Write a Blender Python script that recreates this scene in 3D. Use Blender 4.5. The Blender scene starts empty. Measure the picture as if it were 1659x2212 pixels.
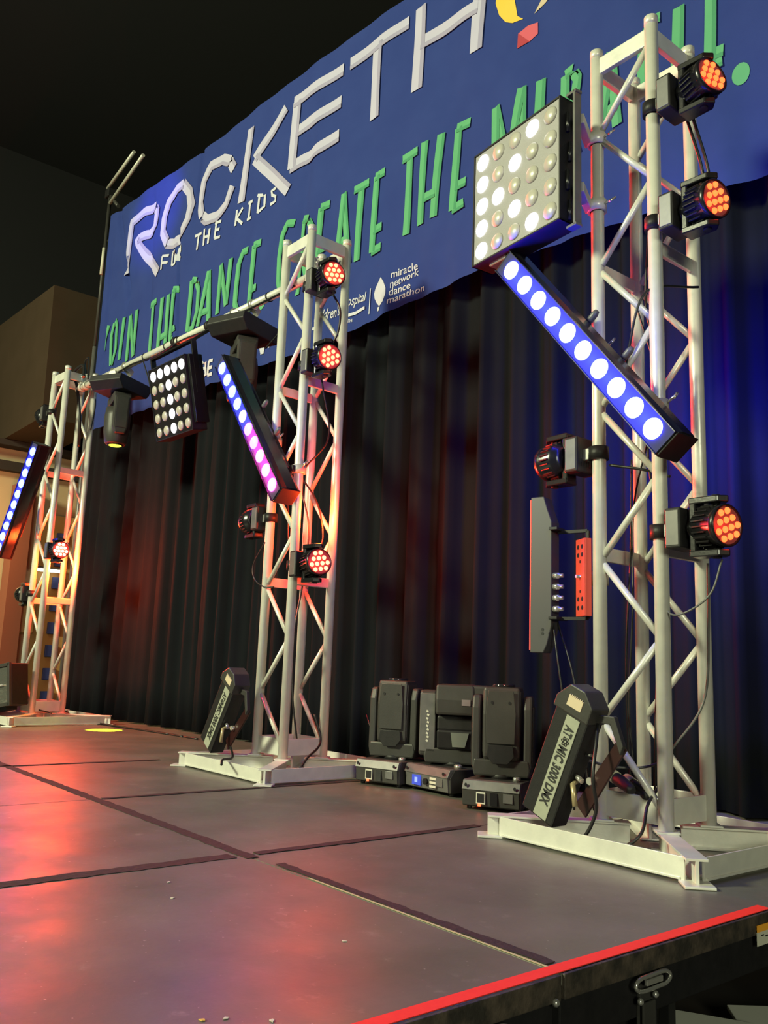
import bpy, bmesh, math, random
from mathutils import Vector, Matrix, Euler
random.seed(7)
S = bpy.context.scene
COL = S.collection
PI = math.pi

# ------------------------------------------------------------------ camera
cam_d = bpy.data.cameras.new('camera'); cam = bpy.data.objects.new('camera', cam_d); COL.objects.link(cam)
Rr = Vector((0.639317, 0.768026, 0.037550)); Uu = Vector((0.111334, -0.140774, 0.983762)); Ff = Vector((-0.760841, 0.624755, 0.175506))
CAMLOC = (1.1678, -1.8962, 0.5720); FPX = 1853.80
cam.matrix_world = Matrix(((Rr.x, Uu.x, -Ff.x, CAMLOC[0]), (Rr.y, Uu.y, -Ff.y, CAMLOC[1]), (Rr.z, Uu.z, -Ff.z, CAMLOC[2]), (0, 0, 0, 1)))
cam_d.sensor_fit = 'VERTICAL'; cam_d.sensor_height = 24.0
cam_d.lens = 24.0 * FPX / 2212.0; cam_d.clip_start = .05; cam_d.clip_end = 100
S.camera = cam

# ------------------------------------------------------------------ view, world, room lights, added blue fill
S.view_settings.view_transform = 'Standard'; S.view_settings.look = 'None'
S.view_settings.exposure = 0.0; S.view_settings.gamma = 1.0; S.view_settings.use_curve_mapping = False
W = bpy.data.worlds.new('world'); S.world = W; W.use_nodes = True
W.node_tree.nodes['Background'].inputs[0].default_value = (0.35, 0.36, 0.5, 1)
W.node_tree.nodes['Background'].inputs[1].default_value = 0.012

def lamp(name, kind, loc, energy, color, target=None, parent=None, **kw):
    d = bpy.data.lights.new(name, kind); d.energy = energy; d.color = color
    for k, v in kw.items(): setattr(d, k, v)
    o = bpy.data.objects.new(name, d); COL.objects.link(o); o.location = loc
    if target is not None:
        o.rotation_euler = (Vector(target) - Vector(loc)).to_track_quat('-Z', 'Y').to_euler()
    if parent: o.parent = parent
    return o
lamp('house_light', 'AREA', (-4.5, -9.0, 5.5), 1550, (.96, 1.0, .62), (-2.2, 1.0, 1.2), size=1.6)
lamp('hall_light', 'AREA', (8.5, -6.0, 3.0), 420, (.96, 1.0, .70), (-1.0, 1.0, .5), size=2.0)
lamp('blue_curtain_wash', 'AREA', (-.85, 1.05, 1.66), 55, (.012, .012, 1.0), (-.85, 2.0, 1.62), size=.5)  # added unseen lamp; imitates blue bloom around the nearest LED bar
lamp('blue_wash', 'SPOT', (-5.2, -1.5, 5.6), 420, (.12, .06, 1.0), (-6.1, 1.2, 4.7), spot_size=math.radians(22), spot_blend=.8, shadow_soft_size=.1)
lamp('corner_light', 'POINT', (-9.0, .7, 1.9), 22, (1.0, .62, .25), shadow_soft_size=.3)
lamp('corner_light', 'POINT', (-11.0, -2.2, 3.6), 12, (1.0, .66, .36), shadow_soft_size=.5)

# ------------------------------------------------------------------ materials
MATS = {}
def mat(name, col, rough=.5, metal=0., spec=.5, noise=None, bump=None, coat=0.):
    """noise=(scale, amount, colour2)  bump=(scale, strength)"""
    if name in MATS: return MATS[name]
    m = bpy.data.materials.new(name); m.use_nodes = True; nt = m.node_tree; b = nt.nodes['Principled BSDF']
    b.inputs['Base Color'].default_value = (*col, 1); b.inputs['Roughness'].default_value = rough
    b.inputs['Metallic'].default_value = metal; b.inputs['Specular IOR Level'].default_value = spec
    b.inputs['Coat Weight'].default_value = coat
    tc = nt.nodes.new('ShaderNodeTexCoord')
    if noise:
        n = nt.nodes.new('ShaderNodeTexNoise'); n.inputs['Scale'].default_value = noise[0]; n.inputs['Detail'].default_value = 6
        nt.links.new(tc.outputs['Object'], n.inputs['Vector'])
        r = nt.nodes.new('ShaderNodeValToRGB'); r.color_ramp.elements[0].position = .5 - noise[1]; r.color_ramp.elements[1].position = .5 + noise[1]
        r.color_ramp.elements[0].color = (*col, 1); r.color_ramp.elements[1].color = (*noise[2], 1)
        nt.links.new(n.outputs['Fac'], r.inputs['Fac']); nt.links.new(r.outputs['Color'], b.inputs['Base Color'])
    if bump:
        n2 = nt.nodes.new('ShaderNodeTexNoise'); n2.inputs['Scale'].default_value = bump[0]; n2.inputs['Detail'].default_value = 4
        nt.links.new(tc.outputs['Object'], n2.inputs['Vector'])
        bp_ = nt.nodes.new('ShaderNodeBump'); bp_.inputs['Strength'].default_value = bump[1]; bp_.inputs['Distance'].default_value = .01
        nt.links.new(n2.outputs['Fac'], bp_.inputs['Height']); nt.links.new(bp_.outputs['Normal'], b.inputs['Normal'])
    MATS[name] = m; return m
def emit(name, col, strength):
    if name in MATS: return MATS[name]
    m = bpy.data.materials.new(name); m.use_nodes = True; b = m.node_tree.nodes['Principled BSDF']
    b.inputs['Base Color'].default_value = (.02, .02, .02, 1)
    b.inputs['Emission Color'].default_value = (*col, 1); b.inputs['Emission Strength'].default_value = strength
    MATS[name] = m; return m
ALU = mat('brushed_aluminium', (.78, .77, .70), .34, .18, .5, (14, .22, (.66, .65, .60)), (60, .06))
ALU_D = mat('dull_aluminium', (.58, .57, .50), .45, .2, .5, (9, .2, (.42, .41, .37)), (40, .1))
STEEL = mat('bright_steel', (.78, .77, .72), .22, .8)
BLK = mat('black_plastic', (.010, .0098, .011), .5, 0, .35, (30, .2, (.016, .015, .016)), (200, .05))
BLK_G = mat('gloss_black_metal', (.010, .010, .012), .26, 0, .5, None, (90, .03))
GREYP = mat('grey_side_plate', (.16, .155, .15), .38, .2, .5, (25, .2, (.12, .12, .12)))
GREYM = mat('charcoal_housing', (.034, .033, .031), .45, 0, .4, (8, .2, (.046, .044, .041)), (120, .05))
CABLE = mat('cable_rubber', (.014, .014, .015), .4)
CABLE_G = mat('grey_cable', (.12, .12, .12), .45)
PANEL_G = mat('grey_panel_face', (.36, .345, .36), .4, .1, .5, (220, .1, (.33, .32, .33)))  # house-light reflection put into the grey; the pipe panel's face is black
LENSOFF = mat('unlit_lens', (.46, .44, .39), .3, .0, .6)
GLASS_D = mat('dark_lens', (.02, .02, .025), .08, 0, .8, coat=.6)
WHITE = mat('white_label', (.62, .60, .50), .55)
STRIPW = mat('grey_name_strip', (.36, .37, .30), .5, 0, .3, (40, .2, (.32, .33, .27)))
INK = mat('black_ink', (.02, .02, .02), .6)
REDTAPE = mat('red_tape', (1.0, .055, .035), .55, 0, .2, (60, .2, (.96, .045, .03)))
GAFF = mat('black_gaffer_tape', (.030, .026, .022), .75, 0, .3, (50, .2, (.045, .036, .03)), (80, .3))
WOODEDGE = mat('raw_wood_edge', (.50, .42, .24), .7)
REDPL = mat('red_painted_plate', (.72, .075, .04), .4, .0)  # one even red over plate and flanges
SILVER = mat('silver_reflector', (.75, .76, .70), .18, .9, .5, None, (7, .6))

# deck: worn black stage board
def deck_mat():
    m = bpy.data.materials.new('stage_board'); m.use_nodes = True; nt = m.node_tree; b = nt.nodes['Principled BSDF']
    tc = nt.nodes.new('ShaderNodeTexCoord')
    def nz(scale, det=8, rough=.6):
        n = nt.nodes.new('ShaderNodeTexNoise'); n.inputs['Scale'].default_value = scale; n.inputs['Detail'].default_value = det
        n.inputs['Roughness'].default_value = rough; nt.links.new(tc.outputs['Object'], n.inputs['Vector']); return n
    def ramp(n, a, bb, ca, cb):
        r = nt.nodes.new('ShaderNodeValToRGB'); r.color_ramp.elements[0].position = a; r.color_ramp.elements[1].position = bb
        r.color_ramp.elements[0].color = ca; r.color_ramp.elements[1].color = cb; nt.links.new(n.outputs['Fac'], r.inputs['Fac']); return r
    big = ramp(nz(1.7), .35, .7, (.115, .11, .088, 1), (.175, .165, .134, 1))
    sc = ramp(nz(9, 10, .7), .60, .74, (0, 0, 0, 1), (1, 1, 1, 1))
    fine = ramp(nz(70, 3, .5), .70, .76, (0, 0, 0, 1), (1, 1, 1, 1))
    mx = nt.nodes.new('ShaderNodeMix'); mx.data_type = 'RGBA'; nt.links.new(sc.outputs['Color'], mx.inputs['Factor'])
    nt.links.new(big.outputs['Color'], mx.inputs['A']); mx.inputs['B'].default_value = (.24, .215, .185, 1)
    mx2 = nt.nodes.new('ShaderNodeMix'); mx2.data_type = 'RGBA'; nt.links.new(fine.outputs['Color'], mx2.inputs['Factor'])
    nt.links.new(mx.outputs['Result'], mx2.inputs['A']); mx2.inputs['B'].default_value = (.34, .32, .28, 1)
    nt.links.new(mx2.outputs['Result'], b.inputs['Base Color'])
    rr = ramp(nz(4), .3, .7, (.33, .33, .33, 1), (.5, .5, .5, 1)); nt.links.new(rr.outputs['Color'], b.inputs['Roughness'])
    bp_ = nt.nodes.new('ShaderNodeBump'); bp_.inputs['Strength'].default_value = .12; bp_.inputs['Distance'].default_value = .004
    nt.links.new(nz(45, 6).outputs['Fac'], bp_.inputs['Height']); nt.links.new(bp_.outputs['Normal'], b.inputs['Normal'])
    b.inputs['Specular IOR Level'].default_value = .35
    return m
DECK = deck_mat()
DECKEDGE = mat('worn_black_edge', (.030, .026, .022), .6, 0, .4, (22, .12, (.085, .065, .05)), (60, .4))
def cloth_mat(name, c1, c2, rough=.9, sheen=.0):
    m = mat(name, c1, rough, 0, .12, (5, .25, c2), (500, .15)); m.node_tree.nodes['Principled BSDF'].inputs['Sheen Weight'].default_value = sheen
    return m
CURT = cloth_mat('black_curtain_cloth', (.0050, .0062, .0088), (.0068, .0082, .0115), .85, .0)
BANR = cloth_mat('blue_banner_cloth', (.027, .046, .205), (.032, .054, .225), .9, 0.)
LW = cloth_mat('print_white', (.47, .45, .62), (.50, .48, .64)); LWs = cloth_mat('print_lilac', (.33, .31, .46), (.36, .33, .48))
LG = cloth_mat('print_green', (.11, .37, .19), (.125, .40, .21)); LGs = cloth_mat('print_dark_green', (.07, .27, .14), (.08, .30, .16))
LY = cloth_mat('print_yellow', (.78, .50, .07), (.8, .52, .09)); LYs = cloth_mat('print_ochre', (.55, .33, .04), (.57, .35, .05))
LR = cloth_mat('print_red', (.62, .12, .16), (.6, .12, .16)); LRs = cloth_mat('print_dark_red', (.42, .06, .08), (.42, .06, .08))
LT = cloth_mat('print_tan', (.55, .45, .33), (.6, .48, .35))
WALLB = mat('brown_painted_wall', (.060, .040, .026), .9, 0, .1, (3, .2, (.052, .035, .022)))
WALLD = mat('dark_wall', (.045, .035, .03), .9, 0, .2, (2, .2, (.035, .03, .025)))
BEIGE = mat('beige_wall', (.62, .47, .28), .8, 0, .2, (2, .2, (.56, .42, .25)))
WOOD = mat('tan_wood', (.58, .36, .13), .55, 0, .4, (6, .2, (.50, .30, .10)))
BLUEP = mat('blue_pad', (.045, .07, .26), .6, 0, .3, (12, .2, (.06, .085, .28)))
MAROON = mat('red_brown_pilaster', (.28, .09, .05), .7)
CEIL = mat('black_ceiling', (.012, .012, .014), .9)
GYM = mat('gym_floor', (.05, .045, .045), .5, 0, .4, (3, .2, (.06, .05, .045)))
ORANGE = mat('orange_warning', (.95, .42, .04), .5)
BLUETRAY = mat('blue_plastic', (.02, .05, .16), .4)
CREAMP = mat('cream_plug', (.70, .66, .48), .4)

# ------------------------------------------------------------------ mesh helpers
class MB:
    def __init__(s): s.bm = bmesh.new()
    def _add(s, vs, fs, M=None):
        vv = [s.bm.verts.new((M @ Vector(v)) if M is not None else Vector(v)) for v in vs]
        for f in fs:
            try: s.bm.faces.new([vv[i] for i in f])
            except ValueError: pass
        return s
    def box(s, c, d, rot=None, M=None):
        x, y, z = d[0] / 2, d[1] / 2, d[2] / 2
        R = (Euler(rot).to_matrix() if rot else Matrix.Identity(3)); c = Vector(c)
        vs = [c + R @ Vector((a * x, b * y, e * z)) for a in (-1, 1) for b in (-1, 1) for e in (-1, 1)]
        return s._add(vs, [(0, 1, 3, 2), (4, 6, 7, 5), (0, 4, 5, 1), (2, 3, 7, 6), (0, 2, 6, 4), (1, 5, 7, 3)], M)
    def beam(s, p0, p1, w, h, up=(0, 0, 1)):
        p0, p1 = Vector(p0), Vector(p1); d = (p1 - p0).normalized(); u = Vector(up)
        if abs(d.dot(u)) > .98: u = Vector((0, 1, 0))
        sx = d.cross(u).normalized() * w / 2; uy = sx.cross(d).normalized() * h / 2
        vs = [p + a * sx + b * uy for p in (p0, p1) for a in (-1, 1) for b in (-1, 1)]
        return s._add(vs, [(0, 1, 3, 2), (4, 6, 7, 5), (0, 4, 5, 1), (2, 3, 7, 6), (0, 2, 6, 4), (1, 5, 7, 3)])
    def tube(s, pts, r, n=12, cap=True):
        pts = [Vector(p) for p in pts]; rings = []; m = len(pts)
        t = (pts[1] - pts[0]).normalized(); a = t.orthogonal().normalized()
        for i, p in enumerate(pts):
            if i == 0: tt = pts[1] - pts[0]
            elif i == m - 1: tt = pts[-1] - pts[-2]
            else: tt = pts[i + 1] - pts[i - 1]
            tt.normalize(); a = (a - tt * a.dot(tt)).normalized(); b = tt.cross(a)
            rr = r[i] if isinstance(r, (list, tuple)) else r
            rings.append([s.bm.verts.new(p + (a * math.cos(2 * PI * k / n) + b * math.sin(2 * PI * k / n)) * rr) for k in range(n)])
        for i in range(m - 1):
            for k in range(n): s.bm.faces.new((rings[i][k], rings[i][(k + 1) % n], rings[i + 1][(k + 1) % n], rings[i + 1][k])).smooth = True
        if cap:
            s.bm.faces.new(rings[0][::-1]); s.bm.faces.new(rings[-1])
        return s
    def lathe(s, prof, o=(0, 0, 0), ax='x', n=32, M=None):
        """prof: (radius, distance along the axis)"""
        o = Vector(o); rings = []
        def P_(r, h, a):
            c, q = r * math.cos(a), r * math.sin(a)
            v = o + (Vector((h, c, q)) if ax == 'x' else Vector((c, h, q)) if ax == 'y' else Vector((c, q, h)))
            return M @ v if M is not None else v
        for r, h in prof: rings.append([s.bm.verts.new(P_(max(r, 1e-5), h, 2 * PI * k / n)) for k in range(n)])
        for i in range(len(rings) - 1):
            for k in range(n): s.bm.faces.new((rings[i][k], rings[i][(k + 1) % n], rings[i + 1][(k + 1) % n], rings[i + 1][k])).smooth = True
        s.bm.faces.new(rings[0][::-1]); s.bm.faces.new(rings[-1])
        return s
    def prism(s, poly, axis, a, b, M=None):
        """poly of 2-D points in the plane normal to axis, from a to b"""
        f = {'x': lambda p, q, h: (h, p, q), 'y': lambda p, q, h: (p, h, q), 'z': lambda p, q, h: (p, q, h)}[axis]
        n = len(poly); vs = [f(p, q, a) for p, q in poly] + [f(p, q, b) for p, q in poly]
        fs = [tuple(range(n))[::-1], tuple(range(n, 2 * n))] + [(i, (i + 1) % n, n + (i + 1) % n, n + i) for i in range(n)]
        return s._add(vs, fs, M)
    def build(s, name, m, parent=None, bevel=0, smooth=None):
        bmesh.ops.recalc_face_normals(s.bm, faces=s.bm.faces)
        me = bpy.data.meshes.new(name); s.bm.to_mesh(me); s.bm.free(); me.materials.append(m)
        o = bpy.data.objects.new(name, me); COL.objects.link(o)
        if parent: o.parent = parent
        if bevel:
            md = o.modifiers.new('bevel', 'BEVEL'); md.width = bevel; md.segments = 2; md.limit_method = 'ANGLE'
        return o
def tag(o, label=None, cat=None, group=None, kind=None):
    if label: o['label'] = label
    if cat: o['category'] = cat
    if group: o['group'] = group
    if kind: o['kind'] = kind
    return o
def thing(name, label, cat, loc=(0, 0, 0), rot=(0, 0, 0), group=None):
    o = bpy.data.objects.new(name, None); COL.objects.link(o); o.empty_display_size = .1
    o.location = loc; o.rotation_euler = rot
    return tag(o, label, cat, group)
def smooth_path(pts, n=8):
    P_ = [Vector(p) for p in pts]; P_ = [P_[0] * 2 - P_[1]] + P_ + [P_[-1] * 2 - P_[-2]]; out = []
    for i in range(1, len(P_) - 2):
        a, b, c, d = P_[i - 1:i + 3]
        for k in range(n):
            t = k / n
            out.append(.5 * ((2 * b) + (-a + c) * t + (2 * a - 5 * b + 4 * c - d) * t * t + (-a + 3 * b - 3 * c + d) * t ** 3))
    out.append(P_[-2]); return out

# ------------------------------------------------------------------ setting: floor, ceiling, walls
MB().box((-4, 0, -1.05), (34, 34, .1)).build('floor', GYM)['kind'] = 'structure'
MB().box((-4, 0, 9.05), (34, 34, .1)).build('ceiling', CEIL)['kind'] = 'structure'
MB().box((-4, 8.0, 4), (34, .2, 10)).build('wall_back', CEIL)['kind'] = 'structure'
MB().box((12.9, 0, 4), (.2, 34, 10)).build('wall_right', CEIL)['kind'] = 'structure'
MB().box((-4, -16.9, 4), (34, .2, 10)).build('wall_front', CEIL)['kind'] = 'structure'
MB().box((-13.5, 0, 4), (.2, 34, 10.1)).build('wall_left', CEIL)['kind'] = 'structure'
# overhanging brown bulkhead left of the stage, with beams below it
MB().prism([(-13.4, 3.15), (-8.42, 3.15), (-8.50, 4.744), (-13.4, 5.05)], 'y', 1.0, 1.68).build('trim_1', WALLB)['kind'] = 'structure'
MB().box((-10.1, .9, 1.07), (.2, 6.4, 4.15)).build('trim_2', BEIGE)['kind'] = 'structure'
MB().box((-9.9, .6, 3.11), (.25, 4.9, .07)).build('trim_3', WALLD)['kind'] = 'structure'
MB().box((-9.93, .6, 2.84), (.12, 4.6, .12)).build('trim_4', WALLD)['kind'] = 'structure'

wu = thing('wall_panelling', 'tan wood wall panelling with two columns of blue rectangles behind the far truss tower', 'panelling', (-9.9, 1.9, -1.0))
MB().box((-.03, .25, 1.65), (.06, 1.1, 3.3)).build('backboard', WOOD, wu)
for c_ in range(3):
    for r_ in range(9):
        MB().box((.02, -.04 + .29 * c_, .74 + .283 * r_), (.04, .145, .145)).build('blue_rectangle', BLUEP, wu, .006)
MB().box((.03, -.38, 1.98), (.08, .17, .36)).build('wood_panel', mat('pale_wood', (.72, .50, .20), .5, 0, .4, (7, .2, (.66, .44, .17))), wu, .01)
pil = MB().prism([(-.14, -.1), (.14, -.1), (.12, .1), (-.12, .1)], 'z', 0, 3.6).build('pilaster', MAROON)
pil.location = (-9.75, 1.28, -1.0); tag(pil, 'dark red-brown pilaster on the beige wall at the far left', 'pilaster')
fl = thing('fluorescent_lamp', 'small bright white fluorescent lamp on the wall behind the far tower', 'lamp', (-9.83, 1.70, 1.60))
MB().box((0, 0, 0), (.08, .36, .05)).build('housing', WALLD, fl, .005)
MB().tube([(.045, -.17, -.02), (.045, .17, -.02)], .018, 10).build('lamp_tube', emit('white_tube', (1, .86, .6), 9), fl)

# ------------------------------------------------------------------ stage deck
deck = thing('stage_deck', 'black portable stage deck of large square-edged boards', 'stage', (0, 0, 0))
tag(deck, kind='structure')
A_ = 1.1576; YS = -.4756
xs = [.03] + [-A_ * i for i in range(1, 10)]
ys = [YS - 2.32, YS, YS + 2.32]
k_ = 0
for i in range(len(xs) - 1):
    for j in range(2):
        x0, x1, y0, y1 = xs[i + 1] + .003, xs[i] - .003, ys[j] + .003, ys[j + 1] - .003
        dz = -.001 * (k_ % 2); k_ += 1
        MB().box(((x0 + x1) / 2, (y0 + y1) / 2, -.011 + dz), (x1 - x0, y1 - y0, .022)).build('deck_board', DECK, deck, .0015)
MB().box((.028, (ys[0] + YS) / 2, -.024), (.012, 2.31, .046)).build('edge_strip', DECKEDGE, deck, .002)
MB().box((.028, (ys[2] + YS) / 2, -.024), (.012, 2.31, .046)).build('edge_strip', DECKEDGE, deck, .002)
for j in range(2):
    for i in range(9):
        MB().box(((.0 if i == 0 else -A_ * i), (ys[j] + ys[j + 1]) / 2, -.082), (.035, 2.30, .11)).build('frame_rail', BLK, deck, .003)
for yy in (YS - .03, YS + .03, ys[2] - .03, ys[0] + .05):
    for i in range(8):
        MB().box((-A_ * (i + .5), yy, -.082), (A_ - .05, .035, .11)).build('frame_rail', BLK, deck, .003)
for xx in (-.03, -A_ + .06, -2 * A_, -3 * A_, -5 * A_):
    for yy in (YS - .12, YS + .35, ys[2] - .2, YS - 1.2):
        MB().box((xx, yy, -.56), (.05, .05, .87)).build('leg', BLK, deck, .004)
for yy in (YS + .16, YS + .56):
    MB().beam((-.04, yy - .3, -.16), (-.04, yy + .42, -.55), .02, .04).build('leg_brace', BLK, deck)
# latches on the side
def latch(y, z):
    l = thing('deck_latch', '', 'latch', (.04, y, z))
    pts = [(.004, .034 * math.cos(a) * 1.0 + (.03 if math.cos(a) > 0 else -.03), .014 * math.sin(a)) for a in [2 * PI * k / 16 for k in range(17)]]
    MB().tube(pts, .0045, 8).build('ring', STEEL, l)
    MB().box((.002, .005, 0), (.008, .06, .012)).build('hook', STEEL, l, .002)
    for dy, dz in ((-.04, -.034), (.015, -.03)):
        MB().lathe([(.008, 0), (.007, .006), (.003, .009)], (-.004, dy, dz), 'x', 12).build('rivet', STEEL, l)
    MB().box((-.003, -.008, -.09), (.006, .045, .10)).build('plate', GREYM, l, .002)
    return l
tag(latch(-.19, -.062), 'oval chrome deck latch under the red tape, below the nearest truss tower')
tag(latch(-.70, -.062), 'chrome deck latch cut off at the bottom edge of the photo')
MB().box((.022, -.19, -.15), (.01, .05, .16)).build('latch_post', GREYM, deck, .003)
MB().lathe([(.009, 0), (.007, .006), (.003, .009)], (.034, -.50, -.045), 'x', 12).build('bolt', STEEL, deck)

wl_ = thing('warning_label', 'orange and white warning label on the black stage side at right edge', 'label', (.037, .34, -.048))
MB().box((0, 0, -.007), (.002, .15, .032)).build('paper', WHITE, wl_)
MB().box((.001, 0, .017), (.002, .15, .016)).build('orange_band', ORANGE, wl_)
for i in range(6): MB().box((.0015, -.05 + .02 * i, .0 - .004 * (i % 2)), (.001, .012, .003)).build('print', INK, wl_)

MB().box((0, 0, 0), (.034, 3.15, .0016)).build('tape', REDTAPE)
tp = bpy.data.objects['tape']; tp.name = 'edge_tape'; tp.location = (.008, -1.215, .0012); tag(tp, 'bright red tape along the side edge of the stage', 'tape')
def gaffer(x0, y0, x1, y1, w, label, off=(0, 0)):
    n = max(6, int(math.hypot(x1 - x0, y1 - y0) / .03)); b = MB(); d = Vector((x1 - x0, y1 - y0, 0)); L = d.length; d.normalize(); s_ = Vector((-d.y, d.x, 0))
    vs = []; fs = []
    for i in range(n + 1):
        c = d * (L * i / n)
        for sgn in (-1, 1):
            e = c + s_ * sgn * (w / 2 + random.uniform(-.004, .004)); vs += [(e.x, e.y, .0006), (e.x, e.y, .0018)]
    for i in range(n):
        a = 4 * i; b2 = a + 4
        fs += [(a + 1, a + 3, b2 + 3, b2 + 1), (a, b2, b2 + 2, a + 2), (a, a + 1, b2 + 1, b2), (a + 2, b2 + 2, b2 + 3, a + 3)]
    fs += [(0, 2, 3, 1), (4 * n, 4 * n + 1, 4 * n + 3, 4 * n + 2)]
    b._add(vs, fs); o = b.build('gaffer_tape', GAFF); o.location = (x0 + off[0], y0 + off[1], 0)
    return tag(o, label, 'tape')
gaffer(-A_ + .05, YS, -4.9, YS, .045, 'long strip of dull black tape over the board joint running parallel to the curtain')
gaffer(-A_, YS - 1.6, -A_, YS - .04, .055, 'dull black tape over the cross joint in the foreground, left of the joint crossing')
gaffer(-A_, YS + .04, -A_, .52, .04, 'dull black tape over the cross joint running towards the nearest truss base')
gaffer(-2 * A_, YS + .03, -2 * A_, .95, .03, 'thin dull black tape over the cross joint leading to the middle truss base')
gaffer(-3 * A_, -.9, -3 * A_, .35, .03, 'faint dark tape on the farthest visible cross joint')
gaffer(-A_ + .15, YS + .028, -.02, YS + .028, .03, 'dark tape beside the pale wood joint reaching the red tape')
we = MB().box((0, 0, 0), (.82, .0055, .0012)).build('wood_joint', WOODEDGE); we.location = (-.42, YS + .006, .0008); tag(we, 'pale line of bare wood in the board joint near the red tape', 'joint')
# paper scraps
for i, (x, y, lab) in enumerate([(-.161, -1.150, 'tiny yellow paper scrap at the bottom edge of the photo'), (-.14, -1.118, 'tiny white paper scrap just right of the yellow scrap, bottom edge'),
        (-.086, -1.057, 'tiny white paper scrap at the bottom edge nearest the red tape'), (-.345, -.709, 'lone white speck of paper on the board left of the pale joint'),
        (-.834, -.859, 'lowest of the small white specks below the tape crossing'), (-.981, -.803, 'upper of the small white specks below the tape crossing')]):
    c = MB().prism([(0, 0), (.008, .002), (.010, .007), (.003, .009)], 'z', 0, .0015).build('paper_scrap', [WHITE, mat('yellow_scrap', (.7, .45, .1), .6)][i == 0])
    c.location = (x, y, .0008); c.rotation_euler = (0, 0, i); tag(c, lab, 'scrap')
# things under the stage
for i, (x, y, w_, r_) in enumerate([(-.98, 1.72, .42, .5), (-.78, 2.15, .5, .9), (-.5, 2.3, .3, .2)]):
    t = thing('folded_table', ['pale grey folded panel under the stage, nearest the bottom edge', 'pale grey slanted panel farther under the stage', 'pale grey panel under the stage at right edge'][i], 'panel', (x, y, -1.0), (0, 0, r_))
    MB().box((0, 0, .07), (w_, .3, .02), (.25, 0, 0)).build('top', mat('pale_grey_board', (.62, .62, .56), .5), t, .003)
    MB().box((0, .0, .02), (w_ * .8, .2, .03)).build('foot', BLK, t)
tr = thing('blue_tray', 'dark blue plastic tray on the floor under the stage', 'tray', (-1.45, 1.15, -1.0))
MB().prism([(-.2, 0), (.2, 0), (.24, .16), (-.24, .16)], 'y', -.2, .2).build('body', BLUETRAY, tr, .01)
MB().box((0, 0, .165), (.5, .44, .012)).build('rim', BLUETRAY, tr, .004)

# ------------------------------------------------------------------ curtain and its frame
CT = .0738; YC = 1.6537
def cfold(x, z):
    a = x * 2 * PI / .235 + .9 * math.sin(x * 1.7) + .5 * math.sin(x * 4.1 + 1)
    f = .045 * math.sin(a) + .016 * math.sin(a * 2.3 + .8) + .012 * math.sin(x * 3.1 + z * .6)
    return f * (1.0 - .09 * z)
def curtain(x0, x1, z0, z1, name, label):
    n = int((x1 - x0) / .018); m = 14; b = MB(); vs = []; fs = []
    for i in range(n + 1):
        x = x0 + (x1 - x0) * i / n
        for j in range(m + 1):
            z = z0 + (z1 - z0) * j / m
            vs.append((x, YC + CT * x + .08 + cfold(x, z), z))
    for i in range(n):
        for j in range(m):
            a = i * (m + 1) + j; fs.append((a, a + m + 1, a + m + 2, a + 1))
    b._add(vs, fs)
    for f in b.bm.faces: f.smooth = True
    o = b.build(name, CURT); md = o.modifiers.new('thick', 'SOLIDIFY'); md.thickness = .004
    return tag(o, label, 'curtain')
curtain(-7.42, 2.4, .012, 4.92, 'stage_curtain', 'long black pleated stage curtain hanging behind the truss towers')
fr = thing('curtain_frame', 'thin metal frame pole and crossbars at the top left end of the curtain', 'frame', (-7.45, YC + CT * -7.45 + .06, 0))
MB().tube([(0, 0, .02), (0, 0, 3.75)], .024, 12).build('lower_pole', GREYP, fr)
MB().tube([(0, 0, 3.7), (0, 0, 5.5)], .019, 12).build('upper_pole', GREYM, fr)
MB().tube([(-.05, .02, 4.95), (9.8, .77, 4.95)], .02, 10).build('top_crossbar', GREYM, fr)
MB().box((0, 0, 5.5), (.1, .09, .1)).build('corner_joint', BLK, fr, .01)
MB().lathe([(.22, 0), (.22, .01), (.03, .02)], (0, 0, .0), 'z', 24).build('foot_plate', BLK, fr)
MB().tube([(-.02, -.03, 5.56), (.75, -.07, 5.62)], .018, 10).build('short_bar', ALU_D, fr)
MB().tube([(.1, -.03, 5.34), (1.1, -.11, 5.40)], .018, 10).build('short_bar', ALU_D, fr)
MB().tube([(-.02, 0, 5.5), (.35, -.03, 5.2)], .02, 10).build('corner_brace', GREYM, fr)
MB().tube([(.02, -.02, 4.55), (.03, -.02, 4.85)], .018, 8).build('tape_wrap', WHITE, fr)

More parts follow.
